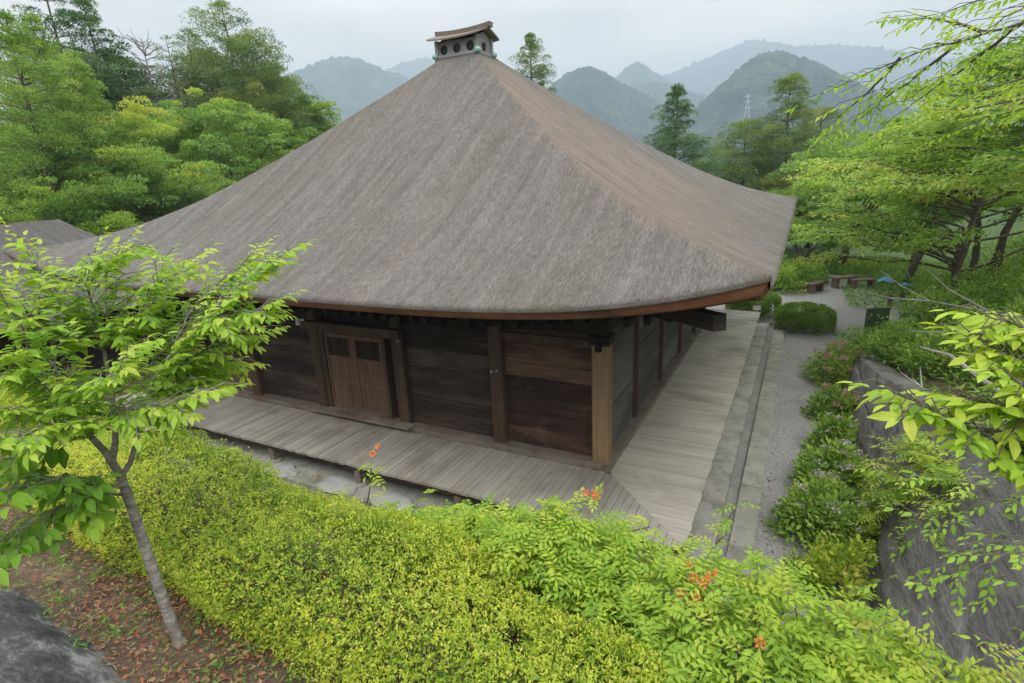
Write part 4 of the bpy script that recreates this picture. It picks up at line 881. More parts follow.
# ------------------------------------------------------------------ layered trees on the right
G_T = 'light green spreading trees on the right'
layered('cherry_tree', 'old twin-stemmed cherry behind the sign board', (*onz(906, 283, -.6)[:2], -.6), 7.6, 6.2, MT['maple'], 150, G_T, L=.19, nl=30, stems=2, per=32, trunk_r=.19, tw=13, z0=.45, twl=1.2, bias=(2.6, .35))
layered('cherry_tree', 'thick mossy three-stemmed cherry at the right edge', (8.9, 17.2, gz(8.9, 17.2)), 8.2, 6.4, MT['maple'], 151, G_T, L=.17, nl=38, stems=3, per=32, trunk_r=.14, tw=13, z0=.45, twl=1.2, bias=(3.3, .4))
layered('cherry_tree', 'nearer spreading tree leaning in from the right edge', (7.9, 7.4, gz(7.9, 7.4)), 7.2, 5.4, MT['maple'], 152, G_T, L=.12, nl=40, stems=1, per=30, trunk_r=.10, z0=.45, tw=14, twl=1.0, bias=(2.9, .62), rise=.12)
layered('cherry_tree', 'small-leaved tree with dark bare limbs above the wall', (9.6, 3.6, gz(9.6, 3.6)), 8.2, 5.2, MT['maple'], 153, G_T, L=.10, nl=36, stems=2, per=30, trunk_r=.10, z0=.5, tw=14, twl=1.0, bias=(2.7, .6), rise=.16)
layered('cherry_tree', 'dense light tree filling the gap between the right-hand cedars and the old cherries', (6.9, 12.2, gz(6.9, 12.2)), 6.6, 5.0, MT['maple'], 156, G_T, L=.13, nl=44, stems=2, per=28, trunk_r=.12, z0=.35, tw=12, twl=1.0, bias=(2.6, .45), rise=.2)
for i_, (a_, b_2, c_, d_, l_) in enumerate([(915, 205, 62, 6, 'far green tree beyond the old cherries'), (960, 190, 58, 6, 'far green tree at the valley edge near the right side'), (1010, 195, 56, 6, 'far green tree at the right edge of the valley')]): bro(a_, b_2, c_, d_, 'broad', 157 + i_, l_, 'trees at the valley edge', m=130, per=60, L=.34, trunk_h=.2)
bro(860, 120, 36, 4.0, 'broad', 154, 'rounded green tree behind the layered cherries', 'trees at the back of the forecourt', m=120, per=60, L=.22, trunk_h=.2)

# ------------------------------------------------------------------ clipped bushes, hydrangeas, shrubs above the wall
bush('clipped_bush', 'round clipped green bush standing alone on the gravel forecourt', (*onz(800, 333, -.7)[:2] + np.array([.1, .55]), -.7), .95, .86, MT['box'], 160, 'clipped bushes', m=170, per=50, L=.05, puff=.11, trim=True)
bush('clipped_bush', 'clipped round bush partly hidden by the end of the veranda', (1.35, 14.4, -.7), 1.0, .95, MT['box'], 161, 'clipped bushes', m=170, per=50, L=.05, puff=.11, trim=True)
G_H = 'flowering shrubs at the foot of the retaining wall'
bush('hydrangea', 'hydrangea with dusky pink heads at the far end of the wall', (4.0, 7.5, -.7), .95, .95, MT['hydra'], 170, G_H, m=90, per=40, L=.10, ell=.9, flowers=(MT['flower_pink'], 22, .085), puff=.2)
bush('hydrangea', 'second pink-flecked hydrangea nearer along the wall', (3.85, 5.0, -.7), .62, .72, MT['hydra'], 171, G_H, m=60, per=40, L=.10, flowers=(MT['flower_pink'], 12, .075), puff=.18)
bush('hydrangea', 'small hydrangea with few lilac heads in the middle of the row', (3.72, 3.35, -.7), .5, .62, MT['hydra'], 172, G_H, m=50, per=38, L=.095, flowers=(MT['flower_lilac'], 5, .06), puff=.17)
bush('hydrangea', 'large lilac hydrangea in the middle of the row', (3.66, 1.7, -.7), .66, .8, MT['hydra'], 173, G_H, m=80, per=42, L=.10, flowers=(MT['flower_lilac'], 16, .07), puff=.18)
bush('hydrangea', 'yellowish-green hydrangea with pale lilac heads nearest the camera', (3.5, .2, -.7), .72, .85, MT['hydra'], 174, G_H, m=90, per=42, L=.095, flowers=(MT['flower_lilac'], 16, .065), puff=.18)
bush('shrub', 'small yellow-green shrub at the near end of the hydrangea row', (3.55, -1.1, -.7), .55, .8, MT['vine'], 175, G_H, m=50, per=36, L=.08, puff=.16)
G_W = 'shrubs growing above the retaining wall'
ws = [(5.0, 8.7, 1.1, 1.1, 'shrub', 'dark bush capping the far end of the retaining wall'), (5.5, 9.6, .9, .6, 'hydra', 'green bush in front of the sign board legs'), (5.4, 6.8, 1.0, .9, 'shrub', 'shaded bush behind the top edge of the wall end'),
      (6.6, 8.6, 1.4, 1.5, 'shrub', 'deep green shrub on the slope left of the grey bare branch'), (7.6, 10.8, 1.5, 1.5, 'hydra', 'shrub on the bank under the twin-stemmed cherry'), (5.9, 5.0, .95, .9, 'shrub', 'shrub spilling over the wall middle'),
      (7.0, 6.2, 1.2, 1.1, 'hydra', 'leafy shrub halfway up the slope'), (6.2, 3.2, .9, .8, 'hydra', 'bright shrub over the wall behind the new cherry leaves'), (7.3, 4.2, 1.2, 1.2, 'shrub', 'dark shrub at the right edge of the slope'), (8.4, 8.0, 1.5, 1.5, 'shrub', 'big shrub at the foot of the leaning tree'),
      (9.3, 12.4, 1.7, 1.5, 'hydra', 'green shrub in front of the mossy three-stemmed cherry'), (8.2, 14.6, 1.2, 1.0, 'hydra', 'low bush at the forecourt corner'), (6.3, 1.4, .8, .7, 'shrub', 'low shrub on the near wall top'), (8.6, 20.6, 1.5, 1.1, 'shrub', 'bush between the two old cherries'), (10.8, 15.2, 1.8, 1.5, 'shrub', 'bush beside the right-hand cherry stems'), (7.6, 2.0, 1.1, 1.1, 'hydra', 'rounded shrub near the right edge above the wall'), (10.4, 10.4, 1.7, 1.7, 'hydra', 'tall shrub at the right edge under the dark limbs'), (6.4, -.4, .8, .8, 'hydra', 'green shrub hanging over the near wall')]
for i, (x, y, R_, h_2, mt, lab) in enumerate(ws): bush('shrub', lab, (x, y, gz(x, y) - .05), R_, h_2, MT[mt], 180 + i, G_W, m=int(40 + 34 * R_), per=44, L=.10, puff=.26 + .05 * R_, detail=0, ell=1.1)
# bare grey branches over the slope
r = np.random.default_rng(12)
root = tag(empty('bare_branches', (8.2, 5.4, gz(8.2, 5.4))), 'leafless grey fallen branches reaching left over the slope', 'branch'); T = MB()
for pts in ([(1040, 325, 13.5), (990, 312, 13.6), (930, 301, 13.8), (900, 285, 14), (880, 270, 14.2)], [(930, 301, 13.8), (890, 298, 14), (866, 292, 14.4)], [(1024, 332, 13), (960, 333, 12.8), (905, 331, 13)], [(990, 312, 13.6), (950, 290, 13.9), (925, 268, 14)]):
    p = np.array([at(*q) for q in pts]); T.tube(p, np.linspace(.02, .006, len(p)), 5)
part(T, 'branch', MT['twig'], root)
root = tag(empty('dead_branch', at(985, 390, 9.2)), 'pale grey dead branch arching above the wall top', 'branch'); T = MB()
p = np.array([at(*q) for q in [(1000, 392, 9), (975, 374, 9.2), (950, 355, 9.4), (920, 347, 9.6)]]); T.tube(p, [.03, .028, .02, .01], 5)
for q in [(900, 372), (912, 378), (920, 366)]: T.tube([at(922, 388, 9.0), at(*q, 9.1)], [.012, .005], 4)
part(T, 'branch', MT['twig'], root)

# ------------------------------------------------------------------ forecourt furniture
p = onz(874, 342, -.7); root = tag(empty('sign_board', (p[0], p[1], -.7)), 'plain faded green notice board on two posts seen from behind', 'sign')
ax = nrm(np.array([RGT[0], RGT[1], 0])); ay = np.array([-ax[1], ax[0], 0]); b0 = np.array([p[0], p[1], -.7])
def oriented(mb, c, u0, u1, v0, v1, z0, z1, tint=.5):
    q = [(u0, v0), (u1, v0), (u1, v1), (u0, v1)]; mb.hexa([c + ax * u + ay * v + (0, 0, z0) for u, v in q] + [c + ax * u + ay * v + (0, 0, z1) for u, v in q], tint)
mb = MB(); oriented(mb, b0, -.36, .36, 0, .03, .27, 1.08); part(mb, 'panel', MT['board_green'], root)
for u in (-.33, .27):
    mb = MB(); oriented(mb, b0, u, u + .06, .032, .09, 0, 1.04); part(mb, 'post', MT['bark_dark'], root)
mb = MB(); oriented(mb, b0, -.37, .37, -.01, .04, 1.082, 1.11); part(mb, 'top_rail', MT['board_green'], root)
def bench(px_, py_2, lab, w, d, h, rot):
    p = onz(px_, py_2, -.69); root = tag(empty('bench', (p[0], p[1], -.69)), lab, 'bench', 'benches at the back of the forecourt'); c = np.array([p[0], p[1], -.69])
    global ax, ay
    sa = (ax, ay); a = math.atan2(ax[1], ax[0]) + rot; ax = np.array([math.cos(a), math.sin(a), 0]); ay = np.array([-ax[1], ax[0], 0])
    mb = MB()
    for k in range(3): oriented(mb, c, -w / 2, w / 2, -d / 2 + k * d / 3 + .008, -d / 2 + (k + 1) * d / 3 - .008, h - .07, h, .3 + .2 * k)
    part(mb, 'seat', MT['bench'], root)
    for sx in (-1, 1): mb = MB(); oriented(mb, c, sx * w * .38 - .06, sx * w * .38 + .06, -d / 2 + .04, d / 2 - .04, 0, h - .072, .3); part(mb, 'leg', MT['bench'], root)
    ax, ay = sa
bench(815, 292, 'reddish wooden bench nearest the bushes at the back of the forecourt', 1.0, .38, .45, .6)
bench(843, 287, 'wider reddish wooden bench in the middle of the group', 1.15, .45, .5, .2)
bench(862, 288, 'low bench at the back of the group', 1.0, .4, .42, .0)
for i, (px_, py_2, hh, lab) in enumerate([(889, 306, .45, 'short dark wooden post behind the sign board'), (901, 303, .4, 'short wooden stake right of the dark post')]):
    p = onz(px_, py_2, -.7); mb = MB(); mb.tube([(p[0], p[1], -.72), (p[0], p[1], -.3), (p[0] + .01, p[1], -.7 + hh)], [.09, .085, .075], 9); tag(mb.build('wooden_post', MT['bark_dark']), lab, 'post')
for i, (px_, py_2, s_, lab) in enumerate([(885, 280, .34, 'bright blue plastic sheet heaped beyond the benches'), (906, 284, .25, 'smaller scrap of blue plastic sheet to the right')]):
    p = onz(px_, py_2, -.55); p[2] = gz(p[0], p[1]); q = np.linspace(-1, 1, 14); Xq, Yq = np.meshgrid(q, q, indexing='ij'); rr = np.clip(1 - (Xq ** 2 + Yq ** 2) * .55, 0, 1)
    mb = MB(); mb.grid(np.stack([p[0] + Xq * s_, p[1] + Yq * s_, p[2] + .02 + rr * s_ * .75 + .05 * noise2(Xq, Yq, 70 + i, 4)], -1), flip=True); tag(mb.build('blue_sheet', MT['tarp'], smooth=True), lab, 'tarp')
mb = MB(); c = np.array([1.62, 12.62, -.12]); oriented(mb, c, -.12, .12, 0, .02, .05, .2); oriented(mb, c, -.02, .02, .021, .04, 0, .18); tag(mb.build('small_sign', MT['white_paint']), 'tiny white plate standing at the far end of the veranda', 'sign')
# pylon on the right-hand hill
v = ray(746, 128); hd = math.hypot(v[0], v[1]); D_ = 760.0; bp = np.array([CAM[0] + v[0] / hd * D_, CAM[1] + v[1] / hd * D_, CAM[2] + v[2] / hd * D_ - 6]); root = tag(empty('power_pylon', bp), 'pale lattice power pylon on the wooded hill', 'pylon'); T = MB()
hh = 44.; 
def lv_(f): w_ = 4.2 * (1 - f) ** 1.2 + .5; z = bp[2] + hh * f; return [bp + np.array([sx * w_, sy * w_, z - bp[2]]) for sx, sy in ((-1, -1), (1, -1), (1, 1), (-1, 1))]
fs = np.linspace(0, 1, 8)
for a_, b_2 in zip(fs[:-1], fs[1:]):
    A_, B_ = lv_(a_), lv_(b_2)
    for k in range(4): T.beam(A_[k], B_[k], .42, .42); T.beam(A_[k], B_[(k + 1) % 4], .24, .24); T.beam(A_[(k + 1) % 4], B_[k], .24, .24)
part(T, 'tower', MT['steel'], root)
for f in (.66, .8, .94):
    T = MB(); c = bp + (0, 0, hh * f); T.beam(c - ax * 7 * (1.3 - f * .6), c + ax * 7 * (1.3 - f * .6), .5, .7); part(T, 'crossarm', MT['steel'], root)

# ------------------------------------------------------------------ foreground: azalea hedge
r = np.random.default_rng(300)
root = tag(empty('azalea_hedge', (-.5, -6.45, 2.3)), 'long clipped azalea hedge of small yellow-green leaves on the bank', 'hedge')
K = MB(); T = MB(); n = 62000
sx_ = r.uniform(-6.2, 2.75, n); _a = np.linspace(0, 1, 4001); _c = np.cos(np.pi * _a); _p = np.stack([np.sign(_c) * np.abs(_c) ** .55 * .54, np.sin(np.pi * _a) ** .6 * .78], 1); _l = np.concatenate([[0], np.cumsum(np.linalg.norm(np.diff(_p, axis=0), axis=1))]); th = np.interp(r.random(n) * _l[-1], _l, _a)             # th: 0 front foot .. 1 back foot around the cross-section
def hedge_pt(x, th, k=1.0):
    a = np.pi * th; ca = np.cos(a); sa_ = np.sin(a); e = .55
    yc = np.interp(x, [-6.2, -2, 0, 1.4, 2.2, 2.8], [-6.15, -6.32, -6.42, -6.52, -6.62, -6.68]); wy = np.interp(x, [-6.2, -5.6, 0, 1.4, 2.3, 2.75], [.2, .52, .56, .52, .36, .14]); hz_ = np.interp(x, [-6.2, -5.6, -1.5, .8, 2.2, 2.8], [.18, .44, .47, .47, .42, .28])
    wob = 1 + .15 * noise2(x, th * 1.5, 310, 2.6) + .07 * noise2(x, th * 3, 311, 8.0)
    y = yc - np.sign(ca) * np.abs(ca) ** e * wy * wob * k; g = np.where(True, np.interp(y, [-6.9, -6.0], [2.54, 2.24]), 0); z = 2.25 + (np.clip(sa_, 0, 1) ** .6) * (hz_ + .16) * wob * k + np.clip(-(y - yc), 0, 1) * .25
    return np.stack([x, y, z], -1), np.stack([np.zeros_like(x), -ca, sa_ + .35], -1)
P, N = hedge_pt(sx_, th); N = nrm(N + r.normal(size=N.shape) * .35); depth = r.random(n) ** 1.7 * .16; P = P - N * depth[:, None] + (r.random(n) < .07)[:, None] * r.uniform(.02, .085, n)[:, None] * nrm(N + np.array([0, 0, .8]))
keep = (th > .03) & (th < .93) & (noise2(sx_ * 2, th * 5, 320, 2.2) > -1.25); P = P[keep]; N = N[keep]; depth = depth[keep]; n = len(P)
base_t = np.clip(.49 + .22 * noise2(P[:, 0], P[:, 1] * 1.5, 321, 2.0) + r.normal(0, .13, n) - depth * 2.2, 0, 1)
ref = nrm(np.cross(N, r.normal(size=N.shape)))
for k in range(6):
    a = k * 1.047 + r.random(n) * 1.4; S2 = np.cross(N, ref); d = nrm((np.cos(a)[:, None] * ref + np.sin(a)[:, None] * S2) * .85 + N * r.uniform(.1, 1.7, n)[:, None] + r.normal(size=N.shape) * .2)
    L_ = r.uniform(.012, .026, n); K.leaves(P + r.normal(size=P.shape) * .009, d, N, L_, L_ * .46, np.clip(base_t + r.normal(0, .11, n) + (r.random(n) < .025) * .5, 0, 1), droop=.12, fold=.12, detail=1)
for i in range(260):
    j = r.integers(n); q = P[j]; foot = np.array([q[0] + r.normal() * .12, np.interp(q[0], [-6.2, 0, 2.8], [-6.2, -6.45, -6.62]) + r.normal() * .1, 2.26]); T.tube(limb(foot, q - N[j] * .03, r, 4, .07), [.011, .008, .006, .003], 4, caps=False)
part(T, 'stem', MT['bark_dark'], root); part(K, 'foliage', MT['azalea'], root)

# trumpet vine shrub, right of the hedge
r = np.random.default_rng(301)
root = tag(empty('trumpet_vine', (2.6, -5.9, 2.2)), 'sprawling trumpet vine with feathery compound leaves and a few orange flowers', 'vine'); K = MB(); T = MB(); n = 2300
def vine_pt(n, r):
    u = r.random(n); x = .1 + u * 3.55; yb = np.interp(x, [.1, .9, 1.6, 2.3, 3.0, 3.7], [-5.78, -5.70, -5.62, -5.72, -5.76, -6.05]); yf = np.interp(x, [.1, .9, 1.6, 2.3, 2.7, 3.7], [-5.88, -5.98, -6.12, -6.38, -6.75, -6.55]); y = yb + (yf - yb) * r.random(n)
    zt = np.interp(x, [.1, .9, 1.6, 2.3, 3.0, 3.7], [2.44, 2.66, 2.79, 2.82, 2.84, 2.80]) + .10 * noise2(x, y, 330, 3.4); return x, y, zt
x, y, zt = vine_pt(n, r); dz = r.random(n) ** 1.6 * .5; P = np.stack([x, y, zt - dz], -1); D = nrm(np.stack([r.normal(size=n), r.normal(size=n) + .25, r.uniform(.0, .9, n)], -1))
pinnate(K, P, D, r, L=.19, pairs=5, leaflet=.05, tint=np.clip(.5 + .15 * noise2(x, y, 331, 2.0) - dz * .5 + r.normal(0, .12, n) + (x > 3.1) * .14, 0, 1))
# outward skirt towards the path
n = 800; x = r.uniform(.4, 3.75, n); f = r.random(n); yb = np.interp(x, [.1, 1.6, 3.0, 3.7], [-5.70, -5.58, -5.66, -5.9]); P = np.stack([x, yb + f * .35, 2.62 - f * .9 + r.normal(0, .05, n)], -1)
pinnate(K, P, nrm(np.stack([r.normal(size=n) * .6, np.ones(n), r.uniform(-.2, .5, n)], -1)), r, L=.2, pairs=5, leaflet=.05, tint=np.clip(r.normal(.45, .15, n), 0, 1))
n = 300; x = r.normal(3.62, .12, n); P = np.stack([x, r.uniform(-6.7, -5.85, n), r.uniform(2.2, 2.86, n)], -1)
pinnate(K, P, nrm(np.stack([np.ones(n), r.normal(size=n) * .6, r.uniform(-.1, .6, n)], -1)), r, L=.18, pairs=6, leaflet=.042, tint=np.clip(r.normal(.68, .16, n), 0, 1))
# upright shoots that stick out of the mass
shoots = [((1.05, -5.86, 2.55), at(595, 500, 3.35)), ((2.42, -5.6, 2.6), at(737, 505, 3.55)), ((2.75, -5.62, 2.5), at(792, 560, 3.45)), ((.05, -5.75, 2.4), at(372, 462, 3.9)), ((.7, -5.7, 2.5), at(520, 520, 3.6)), ((1.6, -5.6, 2.5), at(650, 527, 3.5)), ((3.45, -5.9, 2.5), at(905, 628, 3.2)), ((3.3, -5.75, 2.5), at(860, 598, 3.3))]
for a, b_2 in shoots:
    lp = limb(a, b_2, r, 6, .03); T.tube(lp, np.linspace(.006, .003, 6), 5)
    q = np.repeat(lp[2:], 2, 0); dd = r.normal(size=q.shape) * [1, 1, .25] + [0, 0, .25]; pinnate(K, q, dd, r, L=.13, pairs=4, leaflet=.042, tint=np.clip(r.normal(.6, .12, len(q)), 0, 1))
for i in range(90):
    x, y, zt = vine_pt(1, r); T.tube(limb((x[0] + r.normal() * .15, y[0] + r.normal() * .1, 2.1), (x[0], y[0], zt[0] - .05), r, 5, .06), [.012, .009, .007, .005, .003], 5, caps=False)
part(T, 'stem', MT['bark_dark'], root); part(K, 'foliage', MT['vine'], root)
def flower(c, d, s, root):
    c = np.asarray(c, float); d = nrm(d); s1 = nrm(np.cross(d, (.2, .9, .3))); s2 = np.cross(d, s1); mb = MB(); K_ = 10; rows = []
    for t_, rr in ((0, .10), (.45, .17), (.8, .30), (.95, .46)):
        a = np.linspace(0, 2 * np.pi, K_ + 1); rows.append(c + d * t_ * s + (np.cos(a)[:, None] * s1 + np.sin(a)[:, None] * s2) * rr * s * .6)
    mb.grid(np.stack(rows), tint=.3); a = np.arange(5) * 1.2566; ring = c + d * .93 * s + (np.cos(a)[:, None] * s1 + np.sin(a)[:, None] * s2) * .24 * s
    mb.leaves(ring, nrm((np.cos(a)[:, None] * s1 + np.sin(a)[:, None] * s2) + d * .25), np.broadcast_to(d, (5, 3)), s * .42, s * .40, [.3, .5, .7, .4, .6], droop=.3, detail=1)
    part(mb, 'flower', MT['flower_orange'], root)
for px_, py_2, ds in [(590, 494, 3.36), (599, 493, 3.33), (594, 501, 3.3), (699, 577, 3.12), (708, 574, 3.1), (714, 580, 3.08), (688, 583, 3.14), (682, 594, 3.1), (704, 586, 3.1), (700, 598, 3.06), (380, 450, 3.88), (374, 455, 3.9), (757, 642, 2.9), (684, 563, 3.2)]:
    flower(at(px_, py_2, ds), np.array([r.normal() * .5, -.6 + r.normal() * .4, .5 + r.normal() * .3]), .042, root)

# ------------------------------------------------------------------ sapling in the left foreground
r = np.random.default_rng(302)
foot = at(180, 644, 3.50); foot[2] = gz(foot[0], foot[1]) - .02
root = tag(empty('cherry_sapling', foot), 'young cherry tree with a slim leaning grey trunk in the left foreground', 'tree'); T = MB(); K = MB()
tr = [foot, at(160, 592, 3.42), at(141, 534, 3.36), at(121, 477, 3.32)]; q = np.linspace(0, 3, 22); tr = np.array(tr); trf = np.stack([np.interp(q, np.arange(4), tr[:, i]) for i in range(3)], 1)
for _ in range(3): trf[1:-1] = (trf[:-2] + 2 * trf[1:-1] + trf[2:]) / 4
T.tube(trf, np.linspace(.026, .021, 22) * (1 + .06 * np.sin(np.arange(22) * 2.1)), 12)
T.tube([trf[0] + (0, 0, .05), trf[0] - (0, 0, .03)], [.027, .045], 12)
lb = lambda *pts: [at(*p) for p in pts]
main = [lb((121, 477, 3.32), (131, 462, 3.3), (136, 440, 3.3), (142, 405, 3.28)), lb((121, 477, 3.32), (106, 452, 3.28), (90, 436, 3.24), (74, 420, 3.2)), lb((112, 462, 3.3), (116, 440, 3.36), (112, 395, 3.42), (104, 350, 3.46))]
for m_, r0 in zip(main, (.014, .019, .016)):
    m_ = np.array(m_); q = np.linspace(0, len(m_) - 1, 14); s_ = np.stack([np.interp(q, np.arange(len(m_)), m_[:, i]) for i in range(3)], 1); s_[1:-1] = (s_[:-2] + 2 * s_[1:-1] + s_[2:]) / 4; T.tube(s_, np.linspace(r0, r0 * .62, 14), 8)
limbs = [
    lb((142, 405, 3.28), (165, 362, 3.2), (205, 318, 3.12), (242, 281, 3.08), (284, 254, 3.05)),
    lb((142, 405, 3.28), (172, 368, 3.3), (210, 346, 3.28), (252, 334, 3.25)),
    lb((142, 405, 3.28), (160, 376, 3.35), (190, 362, 3.4), (232, 362, 3.42)),
    lb((165, 362, 3.2), (190, 310, 3.3), (222, 282, 3.36), (250, 256, 3.4)),
    lb((104, 350, 3.46), (110, 310, 3.5), (100, 272, 3.52), (120, 246, 3.5), (142, 244, 3.48)),
    lb((104, 350, 3.46), (88, 300, 3.4), (82, 274, 3.36), (94, 256, 3.3)),
    lb((104, 350, 3.46), (135, 322, 3.5), (162, 285, 3.55), (190, 262, 3.58)),
    lb((104, 350, 3.46), (70, 320, 3.5), (42, 278, 3.5), (26, 250, 3.5)),
    lb((104, 350, 3.46), (60, 335, 3.4), (10, 300, 3.3), (-60, 285, 3.3)),
    lb((74, 420, 3.2), (48, 385, 3.1), (5, 355, 3.0), (-50, 340, 3.0)),
    lb((74, 420, 3.2), (60, 380, 3.25), (52, 340, 3.3), (30, 310, 3.3)),
    lb((74, 420, 3.2), (40, 412, 3.15), (0, 408, 3.1), (-60, 410, 3.0)),
    lb((74, 420, 3.2), (90, 395, 3.0), (110, 370, 2.9), (135, 352, 2.85)),
    lb((90, 436, 3.24), (110, 412, 3.05), (140, 402, 2.95), (172, 408, 2.9), (205, 392, 2.9)),
    lb((136, 440, 3.3), (160, 405, 3.35), (190, 385, 3.4), (214, 372, 3.42)),
    lb((119, 487, 3.32), (92, 474, 3.2), (55, 478, 3.1), (5, 490, 3.0), (-40, 500, 3.0)),
    lb((123, 495, 3.33), (95, 490, 3.3), (62, 505, 3.2), (25, 530, 3.1), (-10, 548, 3.05)),
    lb((90, 436, 3.24), (60, 440, 3.3), (25, 455, 3.3), (-25, 465, 3.3)),
    lb((74, 420, 3.2), (50, 425, 3.0), (20, 440, 2.85), (-30, 440, 2.8)),
    lb((112, 395, 3.42), (85, 385, 3.55), (45, 370, 3.65), (5, 375, 3.7)),
    lb((112, 395, 3.42), (140, 375, 3.55), (165, 350, 3.65), (185, 330, 3.7)),
    lb((104, 350, 3.46), (125, 335, 3.35), (148, 300, 3.25), (160, 275, 3.2)),
    lb((48, 385, 3.1), (30, 340, 3.05), (5, 300, 3.0), (-20, 262, 3.0)),
    lb((205, 318, 3.12), (228, 318, 3.05), (248, 312, 3.0), (268, 304, 3.0)),
]
leafy_limbs(T, K, limbs[:15] + limbs[18:], r, L=.065, wd=.45, twig=.20, step=.0155, start=.08, tint=(.66, .17), rad=(.006, .0018), per=.018)
leafy_limbs(T, K, limbs[15:18], r, L=.095, wd=.52, twig=.20, step=.026, start=.15, tint=(.33, .13), rad=(.007, .002), per=.026)
part(T, 'trunk', MT['bark'], root, smooth=True); part(K, 'crown', MT['cherry'], root)

# ------------------------------------------------------------------ branches reaching in from the right
r = np.random.default_rng(303)
ft = np.array([4.85, -7.15, 2.75]); root = tag(empty('cherry_tree', ft), 'young cherry at the right edge reaching in with large fresh yellow-green leaves', 'tree', 'cherry trees reaching in from the right'); T = MB(); K = MB()
T.tube(limb(ft, ft + (-.1, .1, 1.7), r, 8, .015), np.linspace(.06, .035, 8), 9)
limbs = [lb((1130, 480, 2.1), (1040, 462, 1.95), (985, 440, 1.85), (930, 408, 1.8), (893, 393, 1.78)), lb((1130, 480, 2.1), (1060, 425, 1.95), (1010, 412, 1.9), (965, 398, 1.9)), lb((1120, 440, 2.1), (1060, 385, 2.0), (1015, 352, 1.95), (975, 338, 1.95)), lb((1120, 420, 2.1), (1070, 345, 2.0), (1030, 325, 2.0), (985, 316, 2.0)), lb((1130, 490, 2.1), (1060, 455, 2.0), (1015, 445, 1.95)), lb((1120, 440, 2.1), (1060, 400, 1.9), (1020, 385, 1.85))]
for l_ in limbs: T.tube(limb(ft + (-.1, .1, 1.2), l_[0], r, 6, .04), np.linspace(.022, .012, 6), 6)
leafy_limbs(T, K, limbs, r, L=.064, wd=.42, twig=.12, step=.012, start=.12, tint=(.50, .18), rad=(.005, .0016), per=.017, droop=.2)
part(T, 'trunk', MT['bark_dark'], root, smooth=True); part(K, 'crown', MT['cherry_new'], root)

ft = np.array([6.6, -4.2, 2.5]); root = tag(empty('cherry_tree', ft), 'cherry whose long bough crosses the upper right corner against the sky', 'tree', 'cherry trees reaching in from the right'); T = MB(); K = MB()
fork = at(1180, 40, 5.0); T.tube(limb(ft, fork, r, 9, .02), np.linspace(.11, .05, 9), 9)
limbs = [lb((1180, 40, 5.0), (1090, 12, 4.9), (1024, 22, 4.8), (960, 40, 4.8), (900, 58, 4.8), (850, 82, 4.85), (822, 94, 4.9)), lb((1024, 22, 4.8), (985, 52, 4.85), (950, 78, 4.9), (905, 110, 5.0)), lb((985, 33, 4.8), (955, 22, 4.9), (930, 16, 5.0), (905, 20, 5.1)), lb((1090, 12, 4.9), (1040, -10, 4.8), (990, -5, 4.7), (945, 12, 4.7)), lb((1090, 12, 4.9), (1045, 2, 4.4), (1010, 12, 4.2), (985, 30, 4.1)), lb((900, 58, 4.8), (870, 90, 4.9), (845, 112, 5.0), (828, 128, 5.0)), lb((960, 40, 4.8), (925, 72, 4.9), (880, 100, 5.0), (862, 118, 5.1)), lb((1180, 60, 5.0), (1100, 60, 5.0), (1040, 70, 5.1), (1000, 88, 5.2), (960, 96, 5.3)), lb((1180, 60, 5.0), (1080, 90, 5.2), (1010, 112, 5.4), (960, 130, 5.5))]
leafy_limbs(T, K, limbs, r, L=.058, wd=.42, twig=.32, step=.06, start=.18, tint=(.50, .17), rad=(.012, .002), per=.028, lean=-.05)
part(T, 'trunk', MT['bark_dark'], root, smooth=True); part(K, 'crown', MT['cherry'], root)

ft = np.array([5.9, -5.6, 2.55]); root = tag(empty('zelkova_bush', ft), 'slender shrub trailing small-leaved sprays in front of the stone wall', 'bush'); T = MB(); K = MB()
hub = at(1120, 520, 3.3); T.tube(limb(ft, hub, r, 6, .03), np.linspace(.03, .018, 6), 7)
limbs = [lb((1120, 520, 3.3), (1040, 500, 3.2), (985, 482, 3.2), (930, 478, 3.2), (880, 470, 3.25)), lb((1120, 520, 3.3), (1050, 540, 3.2), (1000, 540, 3.2), (950, 520, 3.25), (910, 512, 3.3)), lb((1050, 540, 3.2), (985, 560, 3.0), (930, 600, 2.95), (892, 622, 2.95)), lb((1120, 520, 3.3), (1070, 570, 3.0), (1035, 580, 2.9), (990, 598, 2.9)), lb((1120, 530, 3.3), (1060, 620, 2.9), (1020, 640, 2.8), (985, 655, 2.8)), lb((1040, 500, 3.2), (990, 500, 3.3), (945, 500, 3.35), (905, 545, 3.4)), lb((1120, 520, 3.3), (1050, 480, 3.3), (1000, 465, 3.35), (960, 455, 3.4)), lb((1000, 540, 3.2), (960, 560, 3.25), (915, 575, 3.3), (880, 582, 3.3))]
leafy_limbs(T, K, limbs, r, L=.044, wd=.44, twig=.15, step=.07, start=.12, tint=(.55, .14), rad=(.0035, .0012), per=.018, droop=.15)
part(T, 'stem', MT['bark_dark'], root, smooth=True); part(K, 'foliage', MT['cherry'], root)
